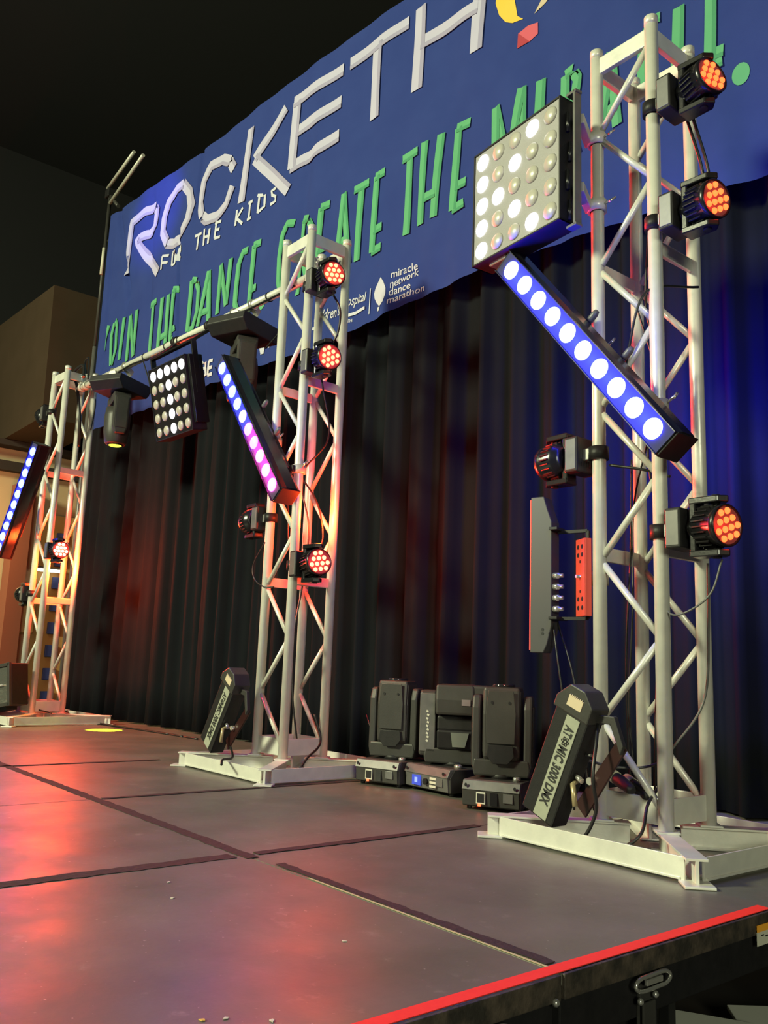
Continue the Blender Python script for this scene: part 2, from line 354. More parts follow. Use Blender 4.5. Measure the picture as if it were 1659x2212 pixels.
# ------------------------------------------------------------------ banner
BD = {"W":[["R",[[[-6.581,4.243],[-6.56,4.784],[-6.27,4.787],[-6.106,4.778],[-6.058,4.719],[-6.075,4.587],[-6.179,4.523],[-6.419,4.542],[-5.945,4.059]]]],["O",[[[-5.595,4.806],[-5.473,4.678],[-5.434,4.543],[-5.467,4.412],[-5.557,4.326],[-5.693,4.254],[-5.806,4.293],[-5.906,4.438],[-5.9,4.585],[-5.84,4.724],[-5.712,4.81],[-5.595,4.806]]]],["C",[[[-4.776,4.609],[-4.851,4.715],[-4.97,4.783],[-5.141,4.792],[-5.244,4.681],[-5.28,4.484],[-5.241,4.363],[-5.153,4.284],[-5.0,4.268],[-4.859,4.322],[-4.776,4.452]]]],["K",[[[-4.553,4.883],[-4.627,4.245]],[[-4.08,4.835],[-4.462,4.562]],[[-4.462,4.562],[-3.985,4.093]]]],["E",[[[-3.943,4.829],[-3.962,4.268]],[[-3.985,4.835],[-3.404,4.818]],[[-3.93,4.558],[-3.412,4.564]],[[-3.977,4.274],[-3.418,4.298]]]],["T",[[[-3.331,4.821],[-2.75,4.834]],[[-3.04,4.832],[-3.056,4.261]]]],["H",[[[-2.636,4.883],[-2.65,4.272]],[[-2.116,4.737],[-2.137,4.274]],[[-2.63,4.608],[-2.133,4.581]]]]],"G":[["J",[[[-6.855,3.786],[-6.897,3.667],[-6.911,3.542]]]],["O",[[[-6.717,3.8],[-6.667,3.735],[-6.663,3.645],[-6.646,3.489],[-6.718,3.343]],[[-6.739,3.78],[-6.78,3.663],[-6.749,3.438],[-6.732,3.346]]]],["I",[[[-6.519,3.777],[-6.546,3.352]]]],["N",[[[-6.397,3.305],[-6.395,3.762]],[[-6.395,3.762],[-6.26,3.321]],[[-6.26,3.321],[-6.258,3.779]]]],["T",[[[-6.054,3.764],[-5.916,3.77]],[[-5.981,3.761],[-5.969,3.251]]]],["H",[[[-5.812,3.771],[-5.819,3.296]],[[-5.709,3.771],[-5.696,3.3]],[[-5.794,3.383],[-5.689,3.391]]]],["E",[[[-5.625,3.798],[-5.617,3.303]],[[-5.635,3.795],[-5.536,3.783]],[[-5.607,3.404],[-5.552,3.418]],[[-5.617,3.303],[-5.562,3.31]]]],["D",[[[-5.319,3.785],[-5.323,3.318]],[[-5.319,3.785],[-5.248,3.763],[-5.195,3.662],[-5.189,3.471],[-5.247,3.331],[-5.323,3.318]]]],["A",[[[-5.159,3.319],[-5.05,3.785]],[[-5.05,3.785],[-4.997,3.324]],[[-5.126,3.425],[-5.01,3.425]]]],["N",[[[-4.876,3.35],[-4.866,3.781]],[[-4.866,3.781],[-4.734,3.384]],[[-4.734,3.384],[-4.707,3.78]]]],["C",[[[-4.471,3.773],[-4.544,3.781],[-4.593,3.691],[-4.605,3.494],[-4.606,3.358],[-4.552,3.249],[-4.504,3.267]]]],["E",[[[-4.383,3.785],[-4.404,3.254]],[[-4.394,3.783],[-4.302,3.78]],[[-4.396,3.41],[-4.324,3.414]],[[-4.412,3.256],[-4.344,3.257]]]],["full_stop",[[[-4.256,3.262],[-4.237,3.264]]]],["C",[[[-3.884,3.788],[-3.967,3.812],[-4.022,3.735],[-4.047,3.566],[-4.04,3.373],[-3.996,3.226],[-3.914,3.215]]]],["R",[[[-3.784,3.772],[-3.814,3.199]],[[-3.805,3.793],[-3.725,3.763],[-3.665,3.675],[-3.707,3.531],[-3.789,3.48]],[[-3.759,3.47],[-3.662,3.205]]]],["E",[[[-3.572,3.792],[-3.601,3.263]],[[-3.58,3.795],[-3.487,3.792]],[[-3.588,3.465],[-3.515,3.466]],[[-3.601,3.263],[-3.519,3.269]]]],["A",[[[-3.389,3.347],[-3.33,3.809]],[[-3.33,3.809],[-3.256,3.254]],[[-3.352,3.448],[-3.283,3.449]]]],["T",[[[-3.221,3.785],[-3.08,3.795]],[[-3.149,3.782],[-3.168,3.249]]]],["E",[[[-3.002,3.809],[-3.016,3.259]],[[-3.018,3.803],[-2.921,3.804]],[[-3.008,3.407],[-2.925,3.413]],[[-3.021,3.261],[-2.922,3.265]]]],["T",[[[-2.757,3.817],[-2.615,3.821]],[[-2.686,3.81],[-2.707,3.276]]]],["H",[[[-2.55,3.854],[-2.58,3.296]],[[-2.421,3.855],[-2.459,3.301]],[[-2.56,3.461],[-2.451,3.462]]]],["E",[[[-2.283,3.835],[-2.305,3.288]],[[-2.3,3.837],[-2.18,3.819]],[[-2.292,3.438],[-2.206,3.44]],[[-2.308,3.289],[-2.216,3.303]]]],["M",[[[-1.988,3.311],[-1.977,3.815]],[[-1.977,3.815],[-1.88,3.373]],[[-1.88,3.373],[-1.786,3.847]],[[-1.786,3.847],[-1.774,3.339]]]],["I",[[[-1.668,3.844],[-1.677,3.391]]]],["R",[[[-1.509,3.79],[-1.52,3.236]],[[-1.509,3.79],[-1.462,3.8],[-1.427,3.728],[-1.449,3.61],[-1.506,3.55]],[[-1.491,3.536],[-1.436,3.279]]]],["A",[[[-1.314,3.29],[-1.213,3.769]],[[-1.213,3.769],[-1.192,3.338]],[[-1.289,3.435],[-1.191,3.446]]]],["C",[[[-0.947,3.826],[-0.98,3.826],[-1.019,3.748],[-1.034,3.597],[-1.03,3.469],[-1.001,3.423],[-0.964,3.43]]]],["L",[[[-0.853,3.832],[-0.867,3.442]],[[-0.867,3.442],[-0.806,3.448]]]],["E",[[[-0.678,3.902],[-0.704,3.431]],[[-0.678,3.884],[-0.615,3.888]],[[-0.697,3.475],[-0.635,3.471]],[[-0.704,3.419],[-0.642,3.422]]]],["full_stop",[[[-0.562,3.31],[-0.556,3.33]]]]],"small":{"FOR":[[[-5.884,4.064],[-5.879,4.196]],[[-5.879,4.196],[-5.766,4.167]],[[-5.879,4.129],[-5.777,4.104]],[[-5.7,4.047],[-5.702,4.173]],[[-5.702,4.173],[-5.672,4.181],[-5.65,4.131],[-5.652,4.049],[-5.7,4.047]],[[-5.625,4.075],[-5.623,4.206]],[[-5.623,4.206],[-5.554,4.188],[-5.546,4.132],[-5.613,4.137]],[[-5.591,4.129],[-5.54,4.061]]],"THE":[[[-5.326,4.197],[-5.217,4.187]],[[-5.266,4.187],[-5.281,4.054]],[[-5.172,4.211],[-5.171,4.056]],[[-5.093,4.188],[-5.103,4.05]],[[-5.171,4.13],[-5.094,4.12]],[[-5.001,4.206],[-5.012,4.069]],[[-5.02,4.211],[-4.926,4.195]],[[-5.006,4.14],[-4.946,4.132]],[[-5.012,4.069],[-4.927,4.053]]],"KIDS":[[[-4.676,4.196],[-4.686,4.058]],[[-4.597,4.188],[-4.672,4.118]],[[-4.672,4.118],[-4.59,4.044]],[[-4.487,4.195],[-4.497,4.048]],[[-4.516,4.192],[-4.453,4.187]],[[-4.523,4.052],[-4.463,4.046]],[[-4.364,4.206],[-4.373,4.055]],[[-4.389,4.21],[-4.297,4.179],[-4.295,4.083],[-4.373,4.055]],[[-4.154,4.186],[-4.217,4.185],[-4.205,4.143],[-4.155,4.113],[-4.159,4.073],[-4.222,4.071]]],"BEING":[[[-5.076,2.974],[-5.078,2.84]],[[-5.076,2.974],[-4.994,2.963],[-4.993,2.917],[-5.072,2.912]],[[-4.992,2.911],[-4.98,2.856],[-5.073,2.841]],[[-4.944,2.963],[-4.948,2.843]],[[-4.944,2.96],[-4.884,2.955]],[[-4.946,2.9],[-4.886,2.898]],[[-4.948,2.84],[-4.879,2.839]],[[-4.308,2.949],[-4.329,2.851]],[[-4.236,2.957],[-4.203,2.842]],[[-4.203,2.842],[-4.184,2.944]],[[-4.203,2.965],[-4.102,2.876]],[[-3.967,2.946],[-3.994,2.938]],[[-3.988,2.92],[-3.958,2.897],[-3.986,2.857]]]},"other":{"cres":[[-1.952,4.637],[-2.002,4.598],[-2.004,4.529],[-1.974,4.431],[-1.923,4.354],[-1.873,4.319],[-1.797,4.305],[-1.837,4.346],[-1.88,4.411],[-1.893,4.475],[-1.882,4.595]],"red":[[-1.827,4.223],[-1.763,4.243],[-1.699,4.231],[-1.698,4.157],[-1.751,4.132],[-1.831,4.124]],"spike":[[-1.722,4.299],[-1.664,4.373],[-1.613,4.397],[-1.545,4.388],[-1.59,4.35],[-1.647,4.324]],"torch":[[-2.911,3.047],[-2.879,3.004],[-2.857,2.957],[-2.855,2.916],[-2.877,2.871],[-2.911,2.852],[-2.893,2.891],[-2.894,2.92],[-2.905,2.942],[-2.926,2.952],[-2.945,2.943],[-2.948,2.914],[-2.937,2.881],[-2.926,2.856],[-2.957,2.887],[-2.979,2.923],[-2.986,2.959],[-2.968,2.994],[-2.934,3.025]],"torch2":[[-2.943,2.85],[-2.913,2.847],[-2.926,2.823],[-2.944,2.823]],"line":[[-3.019,3.006],[-3.026,2.829]],"ul1":[[-3.317,2.889],[-3.246,2.879],[-3.161,2.878],[-3.068,2.886]],"ul0":[[-3.598,2.877],[-3.557,2.87],[-3.512,2.882]]},"quads":{"hosp":[[-3.308,2.927],[-3.054,2.915],[-3.059,2.996],[-3.299,3.025]],"chil":[[-3.589,2.91],[-3.324,2.908],[-3.329,2.987],[-3.578,2.999]],"health":[[-3.32,2.829],[-3.197,2.824],[-3.198,2.847],[-3.322,2.852]],"mir":[[-2.816,3.01],[-2.596,3.005],[-2.602,3.061],[-2.819,3.062]],"net":[[-2.818,2.941],[-2.589,2.964],[-2.587,3.01],[-2.82,2.997]],"dan":[[-2.825,2.889],[-2.646,2.893],[-2.648,2.94],[-2.827,2.944]],"mar":[[-2.837,2.838],[-2.535,2.845],[-2.533,2.89],[-2.834,2.884]]},"bot":[[-7.055,2.726],[-5.965,2.764],[-5.12,2.749],[-4.914,2.757],[-4.309,2.757],[-3.881,2.736],[-3.42,2.754],[-2.962,2.781],[-2.11,2.833],[-0.492,2.761]],"top":[[-7.069,5.047],[-5.466,5.003],[-4.207,5.053],[-2.743,5.043]],"cre":[[[-6.851,4.95],[-6.35,3.594]],[[-6.9,4.535],[-6.843,3.53]],[[-5.628,4.381],[-5.489,3.282]],[[-6.187,4.872],[-6.065,3.61]]]}
def lerp_table(t, x):
    if x <= t[0][0]: return t[0][1]
    for (a, za), (b, zb) in zip(t, t[1:]):
        if x <= b: return za + (zb - za) * (x - a) / (b - a)
    return t[-1][1]
BX0, BX1 = -7.06, 1.35
BOT = [(-7.06, 2.726), (-6.7, 2.745), (-5.965, 2.75), (-5.12, 2.745), (-4.9, 2.765), (-4.6, 2.73), (-4.309, 2.757), (-3.6, 2.735), (-2.96, 2.78), (-2.2, 2.83), (-1.2, 2.80), (-.49, 2.76), (1.35, 2.74)]
TOP = [(-7.06, 5.045), (-5.4, 5.01), (-4.2, 5.05), (-2.7, 5.045), (1.35, 5.06)]
CRE = [((-6.88, 4.95), (-6.5, 4.05), .040, .035), ((-6.97, 4.6), (-6.93, 3.5), .030, .03), ((-5.63, 4.30), (-5.49, 3.2), .040, .026), ((-6.187, 4.872), (-6.065, 3.61), .02, .05), ((-5.33, 4.95), (-5.36, 4.5), .03, .03), ((-3.75, 4.4), (-3.85, 3.3), .02, .06)]
def bfold(x, z):
    f = .004 * math.sin(x * 7.3 + .6 * math.sin(z * 2)) + .004 * math.sin(x * 17 + z) + .003 * math.sin(x * 2.6 - z * .9) + .008 * math.sin(x * 31 + z * 2.0) * max(0, min(1, (3.4 - z) / .8)) 
    # slanting sag folds on the right
    f += .009 * math.sin((x + .45 * z) * 9) * (1 if x > -2.4 else max(0, 1 + (x + 2.4) / 1.5))
    for (xa, za), (xb, zb), amp, wd in CRE:
        t = max(0, min(1, (za - z) / (za - zb))); xc = xa + (xb - xa) * t
        e = 1 if zb <= z <= za else math.exp(-((z - (za if z > za else zb)) / .12) ** 2)
        u = (x - xc) / wd
        f += amp * e * math.exp(-u * u) * (1.0)
    return f
def bp(x, z, off=0.):
    return Vector((x, YC + CT * x - .075 + bfold(x, z) - off, z))
ban = thing('banner', 'wide blue fabric banner with white and green lettering hung over the curtain', 'banner', (-3, YC + CT * -3, 2.7))
ban_off = Vector(ban.location)
def bmesh_obj(name, vs, fs, m, thick=0, smooth=True):
    b = MB(); b._add([Vector(v) - ban_off for v in vs], fs)
    for f in b.bm.faces: f.smooth = smooth
    o = b.build(name, m, ban)
    return o
nx, nz = 760, 50; vs = []; fs = []
for i in range(nx + 1):
    x = BX0 + (BX1 - BX0) * i / nx; zb, zt = lerp_table(BOT, x), lerp_table(TOP, x)
    for j in range(nz + 1): vs.append(bp(x, zb + (zt - zb) * j / nz))
for i in range(nx):
    for j in range(nz): a = i * (nz + 1) + j; fs.append((a, a + nz + 1, a + nz + 2, a + 1))
bmesh_obj('cloth', vs, fs, BANR)
def stroke_pts(path, step=.03):
    out = []
    for (xa, za), (xb, zb) in zip(path, path[1:]):
        n = max(1, int(math.hypot(xb - xa, zb - za) / step))
        for k in range(n): out.append((xa + (xb - xa) * k / n, za + (zb - za) * k / n))
    out.append(tuple(path[-1])); return out
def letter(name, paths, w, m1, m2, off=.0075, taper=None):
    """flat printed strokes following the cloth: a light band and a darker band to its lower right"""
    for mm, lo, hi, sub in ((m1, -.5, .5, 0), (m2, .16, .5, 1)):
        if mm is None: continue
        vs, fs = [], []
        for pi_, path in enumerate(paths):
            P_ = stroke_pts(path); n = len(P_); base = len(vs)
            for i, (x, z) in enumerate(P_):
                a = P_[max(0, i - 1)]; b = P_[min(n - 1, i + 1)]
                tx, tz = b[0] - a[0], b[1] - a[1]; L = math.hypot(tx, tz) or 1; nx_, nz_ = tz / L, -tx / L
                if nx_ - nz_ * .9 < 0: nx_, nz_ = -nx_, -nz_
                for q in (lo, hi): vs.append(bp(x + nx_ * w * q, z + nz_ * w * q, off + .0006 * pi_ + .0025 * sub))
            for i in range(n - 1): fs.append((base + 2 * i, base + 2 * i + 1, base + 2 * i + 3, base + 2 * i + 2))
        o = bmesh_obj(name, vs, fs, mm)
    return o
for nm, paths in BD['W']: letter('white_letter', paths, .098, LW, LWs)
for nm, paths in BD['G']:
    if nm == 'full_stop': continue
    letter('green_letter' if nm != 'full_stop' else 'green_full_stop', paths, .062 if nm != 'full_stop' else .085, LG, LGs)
for word, paths in BD['small'].items():
    for p_ in paths: letter('lettering_stroke', [p_], .026 if word != 'BEING' else .030, mat('print_plain_white', (.55, .56, .66), .8), None)
def fan(name, pts, m, off=.004):
    b = MB(); vv = [b.bm.verts.new(bp(x, z, off) - ban_off) for x, z in pts]; f = b.bm.faces.new(vv); bmesh.ops.triangulate(b.bm, faces=[f]); return b.build(name, m, ban)
def densify(pts, step=.05): return stroke_pts(list(pts) + [pts[0]], step)[:-1]
fan('yellow_crescent', densify(BD['other']['cres']), LY); fan('red_shape', densify(BD['other']['red']), LR); fan('tan_spike', densify(BD['other']['spike']), LT)
r_ = BD['other']['red']; fan('red_shade', densify([r_[5], r_[0], r_[4], r_[4]][:3] + [r_[5]][:0]), LRs, .006)
PW = mat('print_plain_white', (.55, .56, .66), .8)
fan('white_flame', BD['other']['torch'], PW); fan('white_flame_foot', BD['other']['torch2'], PW)
letter('thin_line', [BD['other']['line']], .008, PW, None); letter('underline', [BD['other']['ul1']], .022, PW, None); letter('underline', [BD['other']['ul0']], .022, PW, None)
for nm, paths in BD['G']:
    if nm == 'full_stop':
        x_, z_ = paths[0][0]; fan('green_full_stop', [(x_ + .042 * math.cos(a), z_ + .055 * math.sin(a)) for a in [2 * PI * k / 16 for k in range(16)]], LG)
def text_verts(s, font_shear=0., bold=0.):
    cu = bpy.data.curves.new('t', 'FONT'); cu.body = s; cu.shear = font_shear; cu.offset = bold; cu.resolution_u = 3
    ob = bpy.data.objects.new('t', cu); COL.objects.link(ob); bpy.context.view_layer.update()
    dg = bpy.context.evaluated_depsgraph_get(); me = bpy.data.meshes.new_from_object(ob.evaluated_get(dg))
    vs = [tuple(v.co) for v in me.vertices]; fs = [tuple(p.vertices) for p in me.polygons]
    bpy.data.objects.remove(ob); bpy.data.meshes.remove(me)
    x0, x1 = min(v[0] for v in vs), max(v[0] for v in vs); y0, y1 = min(v[1] for v in vs), max(v[1] for v in vs)
    return [((v[0] - x0) / (x1 - x0), (v[1] - y0) / (y1 - y0)) for v in vs], fs
def banner_text(s, quad, name, shear=0., bold=.0):
    uv, fs = text_verts(s, shear, bold); (ax, az), (bx, bz), (cx, cz), (dx, dz) = quad; vs = []
    for u, v in uv:
        x = (ax * (1 - u) + bx * u) * (1 - v) + (dx * (1 - u) + cx * u) * v; z = (az * (1 - u) + bz * u) * (1 - v) + (dz * (1 - u) + cz * u) * v
        vs.append(bp(x, z, .005))
    bmesh_obj(name, vs, fs, PW, smooth=False)
Q = BD['quads']
banner_text('Hospital', Q['hosp'], 'white_word', .3, .01); banner_text("Children's", Q['chil'], 'white_word', .3, .01); banner_text('HEALTH', Q['health'], 'white_word', 0, .015)
banner_text('miracle', Q['mir'], 'white_word', 0, .004); banner_text('network', Q['net'], 'white_word', 0, .004); banner_text('dance', Q['dan'], 'white_word', 0, .004); banner_text('marathon', Q['mar'], 'white_word', 0, .004)
hem = [bp(BX0 + .01, z, .002) for z in [2.74 + 2.3 * k / 30 for k in range(31)]]

# ------------------------------------------------------------------ truss towers
w_ = .2537; h2 = w_ / 2
def truss_tower(label, x, y, H, th, b):
    """origin: middle of the tower on the stage; chords at +-h2"""
    cx, cy = x + (-h2) * math.cos(th) - h2 * math.sin(th), y + (-h2) * math.sin(th) + h2 * math.cos(th)
    t = thing('truss_tower', label, 'truss', (cx, cy, 0), (0, 0, th), 'aluminium truss towers')
    cs = [(h2, -h2), (-h2, -h2), (-h2, h2), (h2, h2)]
    for (a, c) in cs:
        ch = MB().tube([(a, c, .078), (a, c, H)], .0255, 20).build('chord', ALU, t)
        MB().lathe([(.0262, 0), (.0262, .034)], (a, c, H - .033), 'z', 20).build('end_collar', ALU, ch)
    def rung(p, q, z, hh=.052, wd=.018):
        MB().beam((p[0], p[1], z), (q[0], q[1], z), wd, hh).build('rung', ALU, t, .003)
    for i in range(4):
        p, q = cs[i], cs[(i + 1) % 4]
        def sh(p, q, e=.03):
            d = Vector((q[0] - p[0], q[1] - p[1], 0)).normalized() * e; return (p[0] + d.x, p[1] + d.y), (q[0] - d.x, q[1] - d.y)
        pp, qq = sh(p, q, .02)
        rung(pp, qq, H - .075, .07, .022); rung(pp, qq, .135, .085, .012)
        if i in (1, 3):
            rung(pp, qq, 2.11); rung(pp, qq, 1.0)
        if i in (1, 3): continue
        if i == 2: pp, qq = qq, pp
        zs = [.13 + .282 * k for k in range(11)]
        for k in range(10):
            a, c = (pp, qq) if k % 2 == 0 else (qq, pp)
            e = .018
            MB().tube([(a[0], a[1], zs[k] + e), (c[0], c[1], zs[k + 1] - e)], .0125, 12).build('brace', ALU, t)
    # base: four I-beam arms on the diagonals, four side plates, centre ring
    hb = .074
    for sx, sy in ((1, -1), (-1, -1), (-1, 1), (1, 1)):
        p0 = Vector((sx * .06, sy * .06, 0)); p1 = Vector((sx * b, sy * b, 0))
        d = (p1 - p0).normalized(); s_ = Vector((-d.y, d.x, 0))
        bm_ = MB()
        for z, hh, ww in ((.0035, .007, .062), (hb - .0035, .007, .062), (hb / 2, hb - .012, .010)):
            bm_.beam(p0 + Vector((0, 0, z)), p1 + Vector((0, 0, z)), ww, hh)
        bm_.build('base_beam', ALU, t, .001)
        for z_ in (.0035,):
            MB().box((sx * (b - .006), sy * (b - .006), .004), (.085, .085, .008), (0, 0, PI / 4)).build('foot', ALU, t, .002)
        MB().box((sx * h2, sy * h2, hb + .003), (.075, .075, .008), (0, 0, PI / 4)).build('chord_plate', ALU, t, .002)
    e = b - .012
    for a, c, d_, f_ in ((-1, -1, 1, -1), (1, -1, 1, 1), (1, 1, -1, 1), (-1, 1, -1, -1)):
        v = Vector((d_ - a, f_ - c, 0)).normalized() * .035
        MB().beam((a * e + v.x, c * e + v.y, hb / 2 + .001), (d_ * e - v.x, f_ * e - v.y, hb / 2 + .001), .007, hb - .010).build('side_plate', ALU, t, .001)
        MB().beam((a * (e - .012) + v.x, c * (e - .012) + v.y, .011), (d_ * (e - .012) - v.x, f_ * (e - .012) - v.y, .011), .04, .007).build('side_flange', ALU, t, .001)
    return t
T1 = (-.4713, .6792, 3.05, -.0116, .4029); T2 = (-2.6529, .6309, 3.0295, .0101, .4223); T3 = (-6.1426, .4866, 3.0313, .0864, .419)
t1 = truss_tower('nearest and largest aluminium truss tower, at right, holding the grey light panel', *T1)
t2 = truss_tower('middle aluminium truss tower, right end of the horizontal pipe', *T2)
t3 = truss_tower('farthest aluminium truss tower at left, before the tan wall panelling', *T3)

# ------------------------------------------------------------------ clamp helper
def add_clamp(parent, loc, ax='z', name='clamp', m=None, r=.027):
    m = m or BLK
    b = MB(); b.lathe([(r + .010, -.024), (r + .010, .024), (r + .001, .024), (r + .001, -.024)], loc, ax, 20)
    c = b.build(name, m, parent)
    return c
def bolt_on(parent, p, q, m=STEEL):
    o = MB().tube([p, q], .005, 8).build('bolt', m, parent)
    v = Vector(q); d = (v - Vector(p)).normalized(); s_ = d.orthogonal().normalized() * .016
    MB().tube([v - s_, v + s_], .005, 6).build('wing_nut', m, parent)

# ------------------------------------------------------------------ small moving-head wash lights, 12 lenses, aim +X of their own frame
HEXS = [(-.5, 1.5), (.5, 1.5), (-1, .5), (0, .5), (1, .5), (-1.5, -.5), (-.5, -.5), (.5, -.5), (1.5, -.5), (-1, -1.5), (0, -1.5), (1, -1.5)]
def wash(label, loc, rz, head_tilt, strength, col=(1, .06, .012), lit=True, energy=12, spin=0, group='small round moving-head lights on the towers', glow=0, pan=0., spot=44, goff=None):
    t = thing('wash_light', label, 'stage light', loc, (0, 0, rz), group)
    add_clamp(t, (0, 0, 0), 'z', 'clamp', BLK)
    MB().box((.040, 0, 0), (.026, .05, .045)).build('clamp_block', STEEL, t, .003)
    bs = MB().prism([(.052, -.068), (.112, -.068), (.112, .068), (.052, .068)], 'y', -.062, .062).build('base', BLK, t, .006)
    MB().box((.082, -.0625, .0), (.048, .004, .118)).build('side_plate', GREYP, bs, .002)
    MB().box((.082, .0625, .0), (.048, .004, .118)).build('side_plate', GREYP, bs, .002)
    for k in range(5): MB().box((.055, -.03 + .015 * k, -.03), (.008, .008, .03)).build('fin', BLK, bs)
    yk = MB().lathe([(.034, .112), (.034, .126)], (0, 0, 0), 'x', 20).box((.136, 0, 0), (.026, .06, .19)).build('yoke', BLK_G, t, .006)
    hx = .205
    for s_ in (-1, 1):
        MB().prism([(.125, -.034), (hx + .02, -.030), (hx + .045, 0), (hx + .02, .030), (.125, .034)], 'z', s_ * .088 - .011, s_ * .088 + .011).build('arm', BLK_G, yk, .004)
        MB().lathe([(.014, s_ * .072), (.014, s_ * .104)], (hx, 0, 0), 'z', 14).build('pivot', BLK, yk)
    M = Matrix.Translation((hx, 0, 0)) @ Euler((spin, head_tilt, pan)).to_matrix().to_4x4()
    hd = MB().lathe([(.038, -.075), (.052, -.068), (.060, -.050), (.0665, -.045), (.0665, .020), (.0695, .024), (.0695, .044), (.064, .046), (.062, .040)], (0, 0, 0), 'x', 32, M).build('head', BLK_G, t)
    fb = MB()
    for k in range(24):
        a = 2 * PI * k / 24
        fb.box((0, 0, 0), (.050, .004, .010), None, M @ Matrix.Rotation(a, 4, 'X') @ Matrix.Translation((-.018, 0, .068)))
    fn = fb.build('cooling_fins', BLK, hd)
    MB().lathe([(.061, .038), (.061, .042)], (0, 0, 0), 'x', 32, M).build('face', mat('dark_face', (.10, .08, .08), .35), hd)
    em = emit('lens_%s_%.1f' % (('on' if lit else 'off'), strength), col, strength) if lit else GLASS_D
    lm = None
    for (a, b) in HEXS:
        MM = M @ Matrix.Translation((.042, a * .0305, b * .0275 + .004))
        if lm is None:
            l = MB().lathe([(.0112, 0), (.0105, .004), (.007, .008), (.001, .0095)], (0, 0, 0), 'x', 12).build('lens', em, hd); lm = l.data
        else:
            l = bpy.data.objects.new('lens', lm); COL.objects.link(l); l.parent = hd
        l.matrix_local = MM
    if lit and energy:
        p = M @ Vector((.07, 0, 0)); q = M @ Vector((1, 0, 0))
        lamp('beam', 'SPOT', p, energy, (1, .02, .012), q, t, spot_size=math.radians(spot), spot_blend=.6, shadow_soft_size=.05)
    if lit: lamp('face_glow', 'POINT', M @ Vector((.090, 0, 0)), .35 + strength * .03, (1, .02, .012), None, t, shadow_soft_size=.03)
    if glow:
        lamp('lens_glow', 'POINT', Vector(goff) if goff else M @ Vector((.085, 0, 0)), glow, (1, .055, .008), None, t, shadow_soft_size=.04)  # offset ones are added lamps between the chords, away from the lens
    return t
X1, Y1 = T1[0], T1[1]; X2, Y2 = T2[0], T2[1]; X3, Y3 = T3[0], T3[1]
wash('topmost round moving light with red lenses, nearest tower beside the top frame', (X1, Y1, 2.66), 0, math.radians(-7), 7, energy=30, spin=.1, pan=-.25)
wash('second round moving light down the nearest tower, red lenses and red-lit body', (X1, Y1, 2.195), 0, math.radians(4), 7, energy=30, spin=.5, pan=-.2)
wash('lowest red-lensed moving light on the nearest tower, facing right', (X1, Y1, 1.055), 0, math.radians(2), 7, energy=30, spin=.35, pan=-.2)
wash('topmost red-lensed moving light on the middle tower', (X2, Y2, 2.655), 0, math.radians(0), 16, (1, .065, .03), energy=420, spin=.15, glow=1.5, pan=-.15)
wash('second red-lensed moving light down the middle tower', (X2, Y2, 2.185), 0, math.radians(8), 16, (1, .065, .03), energy=420, spin=.55, glow=1, pan=-.15)
wash('lowest, brightest red-lensed moving light on the middle tower', (X2, Y2, 1.075), 0, math.radians(-6), 22, (1, .075, .03), energy=450, spin=.2, glow=38, goff=(.085, .12, .27), pan=-.15)
wash('blazing white-hot red moving light on the farthest tower', (X3, Y3, 1.40), T3[3], math.radians(0), 60, (1, .22, .10), energy=420, spin=0, glow=110, goff=(.10, .13, -.15), pan=-.12)
# the three that look away to the left
wash('unlit round moving light facing left on the nearest tower, beneath the blue bar', (X1 - w_, Y1, 1.375), PI, 0, 0, lit=False, spin=.2, pan=-.25)
wash('unlit round moving light facing left on the middle tower, below the purple bar', (X2 - w_, Y2, 1.36), PI, 0, 0, lit=False, spin=.3, pan=-.25)
wash('round moving light facing left on the farthest tower, above the silver strobe', (X3 - w_ * math.cos(T3[3]), Y3 - w_ * math.sin(T3[3]), 1.06), PI, 0, 0, lit=False, spin=.1)
wash('small dark moving light facing left high on the farthest tower', (X3 - w_ * math.cos(T3[3]), Y3 - w_ * math.sin(T3[3]), 2.66), PI, math.radians(-30), 2, (1, .05, .05), energy=0, spin=.2)

